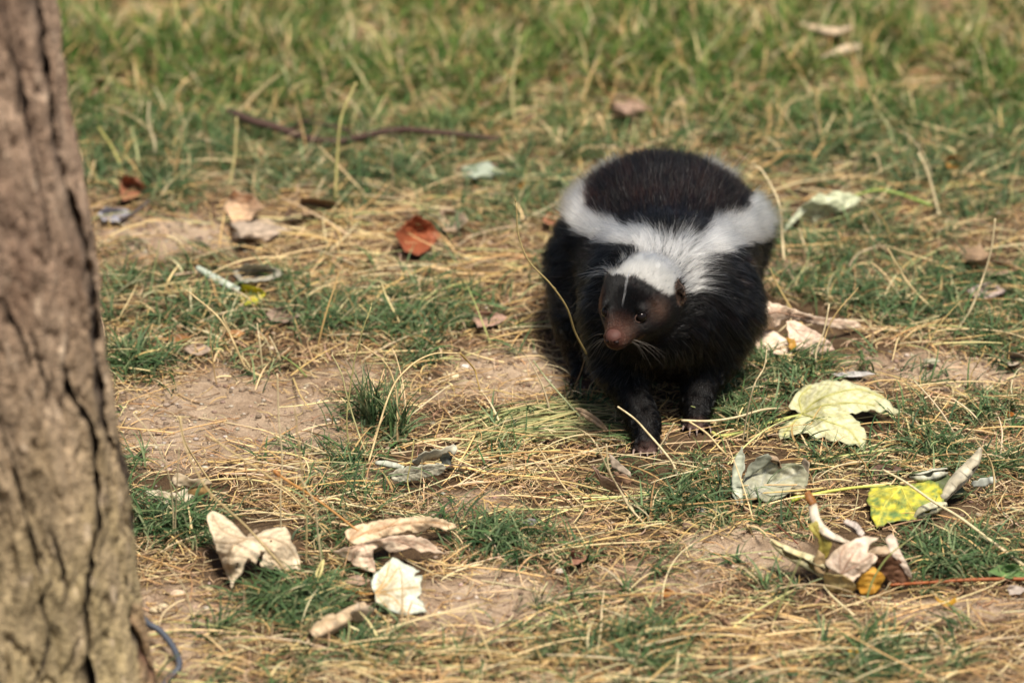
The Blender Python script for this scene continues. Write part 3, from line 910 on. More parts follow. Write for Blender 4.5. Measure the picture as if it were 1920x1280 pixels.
wc = wcol * (np.exp(-np.abs(rng.normal(0, .22, len(R)))) * np.clip(lockv ** .5, .6, 1.25))[:, None]; cr_ = (crown * sstep(-.030, -.008, f))[:, None]
wc = wc * (1 - .6 * cr_) + cream * .6 * cr_ * 1.1
c = np.where(earn[:, None], np.array([.060, .030, .019]) * (1 + rng.normal(0, .3, (len(R), 1))), c)
c = np.where(w2, wc, c)
# blaze
bl = (np.abs(r + .0005 + .0014 * np.sin(f * 150)) < .00030 + .0006 * np.abs(np.sin(f * 70 + .4))) & (f > .009) & (f < .034) & (u > .004) & (hs > .5) & (rng.random(len(R)) < .75)
c = np.where(bl[:, None], np.array([.60, .58, .54]), c)
P[bl] = R[bl][:, None] + (P[bl] - R[bl][:, None]) * 1.25
rad = np.where(white > .5, .00015, .000125) * (1 - .12 * hn) * np.where(grey[:, 0], 1.3, 1); rad = np.where(bl, .00010, rad)
Rr = rad[:, None] * (1 - .75 * t ** 1.5)[None]
c = np.clip(c, .004, .9)

def fur_mat():
    m, nt, out = new_mat("skunk_fur")
    at = N(nt, "ShaderNodeAttribute", attribute_name="col")
    hb = N(nt, "ShaderNodeBsdfHairPrincipled")
    hb.parametrization = 'COLOR'
    hb.inputs["Roughness"].default_value = 0.22
    hb.inputs["IOR"].default_value = 1.27
    hb.inputs["Radial Roughness"].default_value = 0.45
    hb.inputs["Random Roughness"].default_value = 0.2
    nt.links.new(at.outputs["Color"], hb.inputs["Color"])
    nt.links.new(hb.outputs[0], out.inputs[0])
    return m
M_FUR = fur_mat()
sel = keep & ((muz < .5) | (rng.random(len(R)) < .98)) 
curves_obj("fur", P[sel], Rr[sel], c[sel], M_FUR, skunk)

# whiskers
for i in range(18):
    s = -1 if i % 2 else 1
    a = hp(.044 - .004 * rng.random(), s * (.0095 + .001 * rng.random()), -.010 - .005 * rng.random())
    if i > 15: a = hp(.036, s * .006, -.021)
    d = hr * s * rng.uniform(.5, 1) - hf * rng.uniform(-.1, .6) + np.array([0, 0, -1]) * rng.uniform(.1, 1.0)
    d /= np.linalg.norm(d); Lw = rng.uniform(.014, .034)
    path = spline([a, a + d * Lw * .5, a + d * Lw + np.array([0, 0, -.25 * Lw])], 10)
    Vw, Fw = tube_geo(path, np.linspace(.00012, .00004, 10), 4)
    mesh_obj("whisker", Vw, Fw, M_STALK, skunk, col=np.tile([.14, .12, .10], (len(Vw), 1)))

# ------------------------------------------------------------------ the tree at the left edge
TY = -0.64                      # distance line of the trunk axis
def edge_x(v):                  # right outline of the trunk
    return np.interp(v, [-700, 0, 200, 400, 540, 640, 770, 900, 1050, 1150, 1280, 1330], [40, 100, 130, 166, 181, 189, 211, 236, 256, 268, 285, 310])
zs = np.concatenate([np.arange(-.03, .66, .00165), np.linspace(.66, 2.6, 90)[1:]])
vz = to_px(np.zeros_like(zs), TY, zs)[1]
dep = (TY - CAM[1]) * cP - (zs - CAM[2]) * sP
xe = (edge_x(vz) - 8 - 960) / F * dep
xe = np.where(zs > .66, np.interp(.66, zs, xe) - (zs - .66) * .07, xe)
rad0 = np.interp(zs, [-.05, 0, .06, .2, .6, 2.6], [.150, .142, .132, .122, .112, .085])
NA = 560
# finer columns where the bark faces the photographer
aa = np.linspace(0, 1, NA, endpoint=False); ang = 2 * np.pi * aa - np.pi / 2 + 0.62 * np.sin(2 * np.pi * aa) * 1.0
ang = 2 * np.pi * aa + 0.75 * np.sin(2 * np.pi * aa)          # dense round aa = .5
ang = ang - np.pi - np.pi / 2 + 0.45
A2, Z2 = np.meshgrid(ang, zs)
Rb = rad0[:, None] + 0 * A2
cxs = (xe - rad0)[:, None]
def bark(A, Zz):
    a = (A + 20) ; sx, sy = np.cos(A) * .12, np.sin(A) * .12
    warp = .030 * fbm(sx * 9, sy * 9, Zz * 5, 3, 61)
    ax, ay = np.cos(A + warp * 6) * .12, np.sin(A + warp * 6) * .12
    ridge = np.abs(fbm(ax * 26, ay * 26, Zz * 5.5, 4, 63))
    plates = sstep(0.0, .13, ridge)
    r2 = np.abs(fbm(ax * 60, ay * 60, Zz * 14, 3, 67))
    d = .0030 * plates + .0036 * sstep(0, .14, r2) + .0036 * fbm(sx * 130, sy * 130, Zz * 60, 3, 69) + .0045 * fbm(sx * 14, sy * 14, Zz * 7, 2, 71)
    return d - .0035, plates, sstep(0, .16, r2)
D, plates, pl2 = bark(A2, Z2)
PX = cxs + np.cos(A2) * Rb; PY_ = TY + np.sin(A2) * Rb
# the long open cracks, followed as they run down the bark
U, Vv = to_px(PX, PY_, Z2)
front = np.sin(A2) < .35
def crack(path, w, dpt):
    p = spline([(a, b, 0) for a, b in path], 160)
    cu = np.interp(Vv, p[:, 1], p[:, 0]); wob = 5 * fbm(Vv * .012, 0 * Vv + w, 0, 3, 77) + 2.5 * fbm(Vv * .05, 0 * Vv + w, 0, 2, 78)
    inr = sstep(path[0][1] - 20, path[0][1] + 40, Vv) * (1 - sstep(path[-1][1] - 40, path[-1][1] + 20, Vv))
    ww = w * (1 + .55 * fbm(Vv * .013, 0 * Vv + 3.3 + w, 0, 3, 79))
    x = (U - cu - wob) / np.maximum(ww, 1.5)
    m = np.exp(-np.abs(x) ** 4) * inr * front
    lip = np.exp(-((np.abs(x) - 1.7) / .9) ** 2) * inr * front
    return dpt * .06 * lip, m, dpt * m
cd = 0; cm = 0; cyy = 0
for path, w, dpt in (([(56, -60), (66, 60), (78, 160), (96, 280), (118, 370), (138, 440), (158, 520), (166, 600), (176, 680), (184, 780), (200, 860)], 8.5, .035),
                     ([(118, 700), (128, 745), (160, 800), (172, 870), (178, 940), (172, 1030), (158, 1110), (160, 1200), (165, 1340)], 5.5, .022),
                     ([(-5, 790), (18, 850), (40, 930), (60, 1010), (75, 1080)], 3, .006),
                     ([(35, 120), (50, 250), (62, 330), (80, 410), (88, 470)], 3, .005),
                     ([(5, 10), (16, 90), (30, 170), (28, 240)], 3, .005),
                     ([(60, 630), (78, 700), (88, 760)], 3, .005), ([(4, 560), (30, 620), (55, 690)], 4, .008),
                     ([(238, 1160), (250, 1220), (262, 1290)], 5, .014), ([(100, 1080), (80, 1130), (90, 1210), (60, 1290)], 3, .005),
                     ([(208, 820), (238, 930), (245, 1010)], 3, .006), ([(95, 1000), (110, 1060), (125, 1120)], 4, .008)):
    a_, m_, y_ = crack(path, w, dpt); cd = cd + a_; cm = np.maximum(cm, m_); cyy = np.maximum(cyy, y_)
Rn = Rb + D + cd
root = np.interp(zs, [-.05, 0, .08], [1, .6, 0])[:, None] * .020 * np.maximum(0, np.sin(A2 * 3 + 2.6))
Rn = Rn + root
VX = cxs + np.cos(A2) * Rn; VY = TY + np.sin(A2) * Rn + cyy
Vt = np.stack([VX, VY, Z2 + .002 * fbm(VX * 50, VY * 50, Z2 * 50, 2, 81)], -1).reshape(-1, 3)
nz = len(zs); I = np.arange(nz * NA).reshape(nz, NA); J = np.roll(I, -1, 1)
Ft = np.stack([I[:-1], J[:-1], J[1:], I[1:]], -1).reshape(-1, 4)
lowz = (1 - sstep(.05, .42, Z2))
g1 = np.array([.37, .262, .180]); g2 = np.array([.20, .125, .082]); g3 = np.array([.37, .295, .145]); g4 = np.array([.58, .45, .32])
nn = fbm(VX * 30, VY * 30, Z2 * 12, 4, 83); n3 = fbm(VX * 90, VY * 90, Z2 * 40, 3, 85)
k1 = np.clip(.5 + 1.2 * nn, 0, 1)[..., None]
cb = g1 * (1 - k1) + g2 * k1
moss = np.clip(lowz * .95 + .5 * nn * lowz, 0, 1)[..., None]
cb = cb * (1 - .75 * moss) + .75 * moss * g3
k3 = (sstep(.22, .42, n3) * plates)[..., None]; cb = cb * (1 - .6 * k3) + .6 * k3 * g4
deep = np.clip(1.25 * cm + .36 * (1 - plates), 0, 1)[..., None]          # shade of the cracks and fissures painted into the bark colour
cb = cb * (1 - .92 * deep) + .92 * deep * np.array([.035, .022, .016])
redp = ((U > 246) & (Vv > 1130) & (U < 300))[..., None] * np.clip(.6 + nn, 0, 1)[..., None]
cb = cb * (1 - .6 * redp) + .6 * redp * np.array([.20, .085, .045])
tree = empty("tree", (float(xe[20] - rad0[20]), TY, 0))
tag(tree, "grey brown tree trunk with a long open crack at the left edge", "tree")
M_BARK = leafy_mat("tree_bark", 0.0, 0.9, 260, 0.5, 0.8, .0035)
mesh_obj("trunk", Vt, Ft, M_BARK, tree, col=cb.reshape(-1, 3))
# limbs and crown start far above the picture
for k in range(6):
    a = k * 1.05 + .3; z0 = 1.9 + .12 * k; bx = float(np.interp(z0, zs, xe - rad0))
    p = spline([(bx, TY, z0), (bx + .25 * math.cos(a), TY + .25 * math.sin(a), z0 + .35), (bx + .7 * math.cos(a), TY + .7 * math.sin(a), z0 + .75)], 14)
    Vb, Fb = tube_geo(p, np.linspace(.045, .012, 14), 9)
    mesh_obj("limb", Vb, Fb, M_BARK, tree, col=np.tile(g1, (len(Vb), 1)))

# ------------------------------------------------------------------ cable beside the trunk
p = np.array([on_ground(a, b, h) for a, b, h in ((205, 1120, .010), (240, 1140, .016), (272, 1163, .019), (300, 1182, .017), (326, 1215, .012), (336, 1248, .007), (318, 1270, .004), (296, 1300, .002), (285, 1340, .002))])
p[:2, 1] += .02
Vc, Fk = tube_geo(spline(p, 60), .0026, 12)
M_CABLE = plain_mat("cable_rubber", (.045, .052, .068), .55, .4, .25, 900, .2)
o = mesh_obj("cable", Vc, Fk, M_CABLE, origin=tuple(p[4]))
tag(o, "dark blue grey cable curving out from behind the trunk base", "cable")

# ------------------------------------------------------------------ fallen leaves
def tps(pts, val, q, lam=1e-3):
    """thin plate spline through scattered heights"""
    pts = np.asarray(pts, float); s = 100.0; p = pts / s; qq = np.asarray(q, float) / s
    def k(a, b):
        d2 = ((a[:, None] - b[None]) ** 2).sum(-1) + 1e-12
        return .5 * d2 * np.log(d2)
    n = len(p); K = k(p, p) + lam * np.eye(n); Pm = np.hstack([np.ones((n, 1)), p])
    Amat = np.block([[K, Pm], [Pm.T, np.zeros((3, 3))]])
    w = np.linalg.solve(Amat, np.concatenate([val, np.zeros(3)]))
    return k(qq, p) @ w[:n] + np.hstack([np.ones((len(qq), 1)), qq]) @ w[n:]

def seg_dist(q, line):
    """distance of points q to a polyline, and arc position"""
    best = np.full(len(q), 1e9)
    for a, b in zip(line[:-1], line[1:]):
        ab = b - a; t = np.clip(((q - a) @ ab) / (ab @ ab + 1e-9), 0, 1)
        best = np.minimum(best, np.linalg.norm(q - a - t[:, None] * ab, axis=1))
    return best

def serrate(poly, step, amp, seed):
    r = np.random.default_rng(seed); out = []
    P_ = np.asarray(poly, float); n = len(P_)
    c = P_[:, :2].mean(0)
    for i in range(n):
        a, b = P_[i], P_[(i + 1) % n]; L = np.linalg.norm(b[:2] - a[:2]); m = max(1, int(L / step))
        for j in range(m):
            p = a + (b - a) * j / m
            d = b[:2] - a[:2]; nrm = np.array([d[1], -d[0]]) / (L + 1e-9)
            p = p.copy()
            if j: p[:2] += nrm * amp * ((1 if j % 2 else -1) * .5 + r.normal(0, .5))
            out.append(p)
    return np.array(out)

class Leaf:
    """a real leaf assembled from curved blades (patches) and rolled lobes; every outline point has its own height (m)"""
    def __init__(self, name, label, cat, at, group=None):
        p = on_ground(at[0], at[1], 0)
        self.root = empty(name, tuple(p)); tag(self.root, label, cat, group); self.k = 0
    def finish(self, o):
        sm = o.modifiers.new("thickness", 'SOLIDIFY'); sm.thickness = .00028; sm.offset = 0
        return o
    def patch(self, poly, ca, cb=None, veins=(), inner=(), step=3.2, crump=.0008, quilt=.0003, vcol=None, blotch=.5, scale=.03, serr=1.6, nside=7, name="blade", holes=(), back=None, edge=None, seed=None):
        self.k += 1; seed = seed or (int(poly[0][0]) * 7 + int(poly[0][1]))
        cb = cb or tuple(x * .72 for x in ca)
        pl = serrate(poly, 6.0, serr, seed)
        o2 = pl[:, :2]
        x0, y0 = o2.min(0); x1, y1 = o2.max(0); r = np.random.default_rng(seed)
        st2 = step * .62
        gxx, gyy = np.meshgrid(np.arange(x0, x1, step), np.arange(y0, y1, st2))
        q = np.stack([gxx.ravel(), gyy.ravel()], -1) + r.uniform(-.3, .3, (gxx.size, 2)) * [step, st2]
        ins = in_poly(q[:, 0], q[:, 1], o2)
        closed = np.vstack([o2, o2[:1]]); ins &= seg_dist(q, closed) > step * .45
        for (hx, hy, hr_) in holes: ins &= np.hypot((q[:, 0] - hx), (q[:, 1] - hy) * 1.4) > hr_
        q = q[ins]
        vs = [Vector(p) for p in np.vstack([o2, q])]; no = len(o2)
        cdt = delaunay_2d_cdt(vs, [], [list(range(no))], 1, 1e-4)
        V2 = np.array([tuple(v) for v in cdt[0]]); Fs = [tuple(f) for f in cdt[2]]
        if holes:
            Fs = [f for f in Fs if not any(np.hypot(V2[list(f)][:, 0].mean() - hx, (V2[list(f)][:, 1].mean() - hy) * 1.4) < hr_ * .9 for hx, hy, hr_ in holes)]
        ctl = np.array([(p[0], p[1]) for p in poly] + [(p[0], p[1]) for p in inner], float)
        val = np.array([p[2] for p in poly] + [p[2] for p in inner], float)
        hgt = lambda qq: np.maximum(tps(ctl, val, qq), .0006) + .002
        h = hgt(V2)
        cr1 = fbm(V2[:, 0] * .022 + seed, V2[:, 1] * .045, 0 * V2[:, 0], 2, seed % 97)
        h = h + crump * .9 * np.abs(cr1) * 2 + crump * .3 * fbm(V2[:, 0] * .09 + seed, V2[:, 1] * .14, 0 * V2[:, 0], 3, seed % 97)
        mains = [np.array(v, float)[:, :2] for v in veins]; sides = []
        mains = [spline(np.hstack([m, np.zeros((len(m), 1))]), 24)[:, :2] for m in mains]
        for m in mains:
            Lm = np.linalg.norm(m[-1] - m[0])
            for j in range(nside):
                i = int(3 + j * 20 / max(nside, 1)); 
                if i > 21: break
                d = m[min(i + 1, 23)] - m[i]; d = d / (np.linalg.norm(d) + 1e-9)
                for sgn in (-1, 1):
                    a = sgn * .85; dd = np.array([d[0] * math.cos(a) - d[1] * math.sin(a), d[0] * math.sin(a) + d[1] * math.cos(a)])
                    ln = Lm * (.42 - .30 * j / nside)
                    c2 = m[i] + dd * ln * .5; e2 = m[i] + dd * ln * .8 + d * ln * .38
                    sides.append(np.array([m[i], c2, e2]))
        dm = np.full(len(V2), 1e3); ds = np.full(len(V2), 1e3)
        for m in mains: dm = np.minimum(dm, seg_dist(V2, m))
        for m in sides: ds = np.minimum(ds, seg_dist(V2, m))
        if len(sides): h = h + quilt * np.clip(np.minimum(ds, dm) / 7.0, 0, 1) ** .7
        W = on_ground(V2[:, 0], V2[:, 1], h)
        k = np.clip((.42 if blotch > 1.2 else .5) + blotch * 1.6 * fbm(V2[:, 0] * scale, V2[:, 1] * scale * 1.6, 0 * V2[:, 0], 4, seed % 89), 0, 1)[:, None]
        c = np.array(ca) * (1 - k) + np.array(cb) * k
        vc = np.array(vcol if vcol else [x * .6 for x in ca])
        vm = np.maximum(.55 * np.exp(-(ds / 1.5) ** 2), .85 * np.exp(-(dm / 2.8) ** 2))[:, None]
        c = c * 1.16; c = c * (1 - vm) + vm * vc
        if edge is None: edge = tuple(np.array(ca) * .62)
        if True:
            de = np.exp(-(seg_dist(V2, closed) / 2.6) ** 2)[:, None] * .6; c = c * (1 - de) + de * np.array(edge)
        spots = (fbm(V2[:, 0] * .19, V2[:, 1] * .3, 0 * V2[:, 0], 2, seed % 71) > .43)[:, None] * .5
        c = c * (1 - spots) + spots * c * .55
        o = self.finish(mesh_obj(name, W, Fs, M_LEAF, self.root, col=c))
        for m, orig in zip(mains, veins):
            hh = hgt(m) + .0003
            pv = on_ground(m[:, 0], m[:, 1], hh)
            Vv_, Fv = tube_geo(pv, np.linspace(.00075, .00022, len(pv)), 5)
            mesh_obj("vein", Vv_, Fv, M_STALK, self.root, col=np.tile(vc, (len(Vv_), 1)))
        return o
    def roll(self, path, rad, ca, cb=None, turns=1.15, start=0.0, name="rolled_lobe", n=40, stripes=.25, ragged=.12):
        """a lobe curled into a loose tube: path in (u, v, height of axis), radius along it in m"""
        self.k += 1; cb = cb or tuple(x * .7 for x in ca)
        pc = spline(path, n); rr = np.interp(np.linspace(0, 1, n), np.linspace(0, 1, len(rad)), rad)
        Pw = on_ground(pc[:, 0], pc[:, 1], pc[:, 2]); seed = int(path[0][0]) + int(path[0][1])
        tan = np.gradient(Pw, axis=0); tan /= np.linalg.norm(tan, axis=1)[:, None]
        up = np.array([0, 0, 1.0]) + 0 * tan; s = np.cross(tan, up); s /= np.linalg.norm(s, axis=1)[:, None] + 1e-9; w = np.cross(s, tan)
        m = 22; tt = np.linspace(0, 1, m)
        G = []; Cc = []
        for i in range(n):
            a = start + 2 * np.pi * turns * tt * (1 + .10 * math.sin(i * .35 + seed))
            r_ = rr[i] * (1 - .42 * tt) * (1 + .07 * noise3(np.cos(a) * 2, np.sin(a) * 2, np.full(m, i * .13), seed % 50))
            jit = rr[i] * ragged * noise3(tt * 6, 0 * tt + (0 if i < n / 2 else 9), 0 * tt, seed % 30) * (1.8 if i in (0, n - 1) else 0)
            G.append(Pw[i] + r_[:, None] * (np.cos(a)[:, None] * s[i] + np.sin(a)[:, None] * w[i]) + tan[i] * jit[:, None])
            st_ = .5 + .5 * np.sin(i * .9 + 5 * tt + .8 * noise3(tt * 3, 0 * tt + i * .1, 0 * tt, 5))
            k = np.clip(.5 + noise3(tt * 3, 0 * tt + i * .12, 0 * tt, seed % 40), 0, 1)
            c = (np.array(ca) * (1 - k[:, None]) + np.array(cb) * k[:, None]) * 1.15
            Cc.append(c * (1 - stripes * (st_[:, None] > .88)))
        G = np.array(G).reshape(-1, 3); Cc = np.array(Cc).reshape(-1, 3)
        I = np.arange(n * m).reshape(n, m)
        Fs = np.stack([I[:-1, :-1], I[:-1, 1:], I[1:, 1:], I[1:, :-1]], -1).reshape(-1, 4)
        G[:, 2] = np.maximum(G[:, 2], ground_z(G[:, 0], G[:, 1]) + .0003)
        return self.finish(mesh_obj(name, G, Fs, M_LEAF, self.root, col=Cc))
    def stem(self, path, r0, r1, c, name="stem"):
        pc = spline(path, 36); pw = on_ground(pc[:, 0], pc[:, 1], pc[:, 2])
        Vv_, Fv = tube_geo(pw, np.linspace(r0, r1, 36), 7)
        return mesh_obj(name, Vv_, Fv, M_STALK, self.root, col=np.tile(c, (len(Vv_), 1)))

BEIGE = (.66, .54, .36); PINKB = (.72, .56, .38); CREAM = (.64, .57, .40); PALEG = (.50, .53, .38); GREYG = (.30, .33, .23)
TAN = (.50, .36, .23); OCHRE = (.55, .33, .06); BROWN_ = (.22, .11, .06); WHITEG = (.62, .64, .52)

# 1 big pale green leaf, right of the paws
L = Leaf("fallen_leaf", "large flat pale green lobed leaf lying to the right of the skunk's paws", "leaf", (1545, 785))
b = (1503, 776)
L.patch([(1503, 776, .006), (1478, 762, .010), (1492, 738, .016), (1512, 722, .021), (1548, 713, .024), (1588, 714, .024), (1622, 724, .022), (1648, 738, .020), (1668, 752, .018), (1680, 766, .012), (1692, 772, .007), (1676, 777, .010),
         (1660, 768, .014), (1652, 775, .011), (1632, 768, .015), (1610, 774, .013), (1592, 776, .012), (1606, 788, .010), (1620, 802, .008), (1625, 818, .005), (1619, 841, .002), (1604, 832, .004), (1590, 834, .004), (1574, 826, .005),
         (1558, 827, .005), (1545, 818, .006), (1528, 824, .004), (1516, 812, .006), (1498, 812, .005), (1482, 818, .003), (1463, 824, .002), (1460, 808, .004), (1472, 795, .005), (1490, 784, .006)],
        (.50, .50, .29), (.62, .58, .38), veins=[(b, (1530, 752), (1570, 736), (1612, 730), (1655, 745)), (b, (1545, 760), (1600, 755), (1640, 760)), (b, (1545, 788), (1590, 805), (1612, 832)), (b, (1500, 745), (1520, 724)), (b, (1485, 795), (1468, 816))],
        inner=[(1560, 742, .026), (1560, 770, .017), (1540, 795, .012)], vcol=(.42, .40, .12), quilt=.0004, serr=2.2)
L.stem([(1505, 777, .007), (1470, 785, .007), (1430, 797, .004), (1395, 810, .003), (1350, 817, .003), (1335, 810, .005)], .0013, .0016, (.42, .45, .12))
# 2 curled grey green leaf
L = Leaf("fallen_leaf", "curled grey green leaf with upturned rims between the paws and the yellow blotched leaf", "leaf", (1440, 905))
L.patch([(1388, 925, .002), (1392, 900, .006), (1402, 880, .012), (1420, 866, .020), (1440, 862, .024), (1460, 872, .018), (1482, 868, .018), (1505, 872, .020), (1516, 888, .014), (1514, 908, .008), (1494, 916, .005), (1476, 926, .004), (1456, 936, .003), (1436, 942, .003), (1418, 932, .010), (1404, 944, .003)],
        (.22, .24, .14), (.46, .42, .30), veins=[((1418, 930), (1430, 900), (1440, 870)), ((1418, 930), (1455, 905), (1500, 885)), ((1418, 930), (1400, 905), (1398, 885))], inner=[(1440, 905, .006), (1470, 895, .006)], vcol=(.42, .42, .34), crump=.0018)
L.patch([(1384, 948, .002), (1374, 930, .006), (1371, 900, .014), (1376, 866, .026), (1390, 835, .040), (1396, 852, .034), (1397, 872, .026), (1390, 900, .016), (1392, 925, .008), (1396, 944, .002)], (.50, .52, .40), (.42, .44, .32), name="upright_lobe", crump=.001)
L.patch([(1394, 896, .012), (1404, 872, .022), (1425, 855, .032), (1440, 850, .034), (1448, 858, .030), (1440, 868, .024), (1424, 880, .018), (1408, 892, .012)], (.38, .40, .30), (.46, .46, .36), name="curled_lobe")
L.patch([(1482, 916, .006), (1496, 908, .010), (1512, 914, .008), (1500, 920, .004)], CREAM, name="curled_rim")
L.roll([(1436, 858, .030), (1452, 862, .026), (1462, 876, .018)], [.003, .0036, .002], TAN, turns=.9)
L.patch([(1502, 872, .014), (1508, 858, .022), (1517, 866, .022), (1517, 884, .015), (1513, 906, .008), (1506, 900, .008), (1510, 884, .013)], (.52, .42, .30), name="curled_rim")
# 3 yellow blotched leaf
L = Leaf("fallen_leaf", "green leaf blotched bright yellow with rolled pale lobes and a long yellow stem", "leaf", (1690, 950))
L.patch([(1690, 912, .010), (1660, 910, .009), (1632, 912, .007), (1624, 938, .004), (1632, 950, .004), (1632, 966, .003), (1644, 990, .002), (1662, 980, .003), (1690, 976, .004), (1716, 974, .006), (1740, 968, .006), (1768, 955, .008), (1772, 930, .012), (1760, 905, .016), (1735, 898, .014), (1710, 906, .011)],
        (.13, .21, .06), (.60, .52, .04), veins=[((1690, 912), (1660, 945), (1645, 985)), ((1690, 912), (1700, 935), (1716, 965)), ((1690, 912), (1730, 925), (1765, 940)), ((1690, 912), (1655, 918), (1632, 930))], inner=[(1690, 945, .006)], blotch=1.5, scale=.06, vcol=(.62, .56, .10), crump=.0015)
L.patch([(1702, 895, .010), (1712, 884, .016), (1740, 882, .016), (1775, 888, .014), (1800, 905, .012), (1815, 925, .006), (1785, 935, .006), (1745, 915, .010)], (.10, .13, .05), (.07, .08, .03), name="dark_lobe")  # dark green lobe beside the rolled pale ones
L.roll([(1706, 893, .012), (1722, 895, .018), (1745, 892, .019), (1775, 884, .020)], [.002, .0045, .0060, .0035], (.58, .57, .46), (.50, .48, .36), turns=.95, start=1.2)
L.roll([(1768, 936, .010), (1785, 915, .018), (1808, 890, .027), (1828, 866, .036), (1840, 838, .048)], [.004, .0075, .0085, .0065, .0015], (.58, .53, .40), (.48, .42, .30), turns=1.0, start=.4)
L.roll([(1714, 974, .006), (1728, 962, .011), (1748, 954, .013), (1775, 946, .015)], [.002, .0065, .0065, .0025], (.56, .52, .36), (.46, .42, .26), turns=1.0, start=.6)
L.patch([(1820, 905, .010), (1838, 896, .014), (1866, 892, .014), (1868, 904, .010), (1845, 912, .006), (1826, 914, .006)], (.56, .58, .50), name="pale_lobe")
L.stem([(1690, 912, .011), (1655, 911, .010), (1610, 913, .008), (1560, 920, .006), (1520, 928, .005), (1492, 934, .005)], .0010, .0017, (.50, .50, .10))
L.stem([(1498, 932, .005), (1490, 935, .005), (1483, 937, .005)], .0024, .0026, (.45, .48, .06), name="stem_end")
# 4 crumpled tan heap
L = Leaf("fallen_leaf", "big crumpled tan leaf with orange underside and long rust red stem near the lower right", "leaf", (1590, 1075))
b = (1577, 1076)
L.patch([(1577, 1076, .022), (1555, 1066, .022), (1546, 1056, .022), (1560, 1036, .030), (1580, 1020, .035), (1606, 1008, .038), (1620, 1004, .038), (1648, 1008, .034), (1630, 1022, .034), (1626, 1034, .034), (1646, 1034, .030), (1644, 1050, .026), (1626, 1068, .022), (1606, 1082, .018), (1600, 1092, .015), (1588, 1082, .020)],
        PINKB, (.66, .55, .46), veins=[(b, (1592, 1050), (1612, 1020)), (b, (1575, 1045), (1585, 1022)), (b, (1605, 1060), (1636, 1040))], inner=[(1595, 1045, .036)], vcol=(.40, .25, .17), quilt=.0005, crump=.0012)
L.patch([(1542, 1082, .012), (1548, 1074, .020), (1577, 1077, .022), (1600, 1090, .016), (1606, 1104, .006), (1590, 1112, .003), (1565, 1110, .003), (1548, 1104, .004)], (.62, .50, .24), (.52, .38, .15), veins=[((1577, 1078), (1572, 1095), (1568, 1108))], name="front_lobe", crump=.002)
L.patch([(1604, 1100, .006), (1614, 1078, .018), (1636, 1062, .022), (1652, 1072, .018), (1660, 1082, .012), (1652, 1100, .005), (1640, 1112, .002), (1618, 1116, .001)], (.62, .34, .04), (.45, .20, .03), veins=[((1606, 1098), (1630, 1090), (1655, 1085))], name="orange_lobe", crump=.0018)
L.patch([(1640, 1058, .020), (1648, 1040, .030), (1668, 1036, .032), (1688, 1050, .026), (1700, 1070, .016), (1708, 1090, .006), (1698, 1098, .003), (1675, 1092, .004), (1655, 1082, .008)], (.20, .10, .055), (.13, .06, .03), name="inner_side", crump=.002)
L.patch([(1660, 1010, .036), (1672, 1000, .040), (1680, 1008, .038), (1684, 1024, .034), (1694, 1044, .028), (1704, 1064, .020), (1711, 1086, .010), (1702, 1080, .012), (1690, 1062, .020), (1678, 1046, .028), (1668, 1036, .032)], (.64, .53, .42), (.55, .42, .32), name="right_lobe", crump=.001)
L.patch([(1626, 1036, .034), (1640, 1026, .036), (1660, 1022, .036), (1672, 1036, .032), (1656, 1042, .030), (1638, 1040, .030)], (.52, .38, .24), name="upper_lobe")
L.patch([(1515, 985, .050), (1530, 975, .052), (1542, 1000, .042), (1560, 1020, .036), (1555, 1036, .028), (1548, 1048, .022), (1536, 1036, .026), (1535, 1010, .038), (1524, 1000, .044)], (.50, .38, .07), (.34, .34, .10), name="yellow_lobe", veins=[((1526, 985), (1540, 1010), (1548, 1040))])
L.roll([(1516, 928, .062), (1524, 945, .057), (1530, 975, .049), (1548, 1000, .044), (1574, 1014, .038), (1596, 1020, .034)], [.0035, .0042, .0050, .0050, .0045, .0020], (.66, .58, .46), (.60, .50, .36), turns=.85, start=.2)
L.roll([(1513, 922, .065), (1518, 934, .061), (1524, 946, .057)], [.0028, .0046, .0044], (.34, .14, .035), turns=.9, start=.2, name="rusty_tip")
L.roll([(1444, 1012, .030), (1460, 1026, .026), (1490, 1044, .021), (1518, 1056, .018), (1548, 1072, .015)], [.0020, .0055, .0068, .0080, .0090], (.60, .56, .34), (.56, .46, .24), turns=.9, start=.8)
L.roll([(1584, 978, .045), (1600, 988, .042), (1616, 1004, .036)], [.003, .0055, .004], (.58, .52, .45), (.50, .40, .34), turns=.7, start=.3)
L.patch([(1524, 1052, .022), (1534, 1030, .032), (1546, 1040, .030), (1552, 1062, .020), (1546, 1076, .014), (1530, 1072, .014)], (.50, .35, .18), name="brown_fold")
L.stem([(1665, 1096, .004), (1700, 1094, .007), (1760, 1090, .009), (1830, 1086, .008), (1930, 1085, .006), (1990, 1090, .004)], .0012, .0017, (.30, .085, .02))
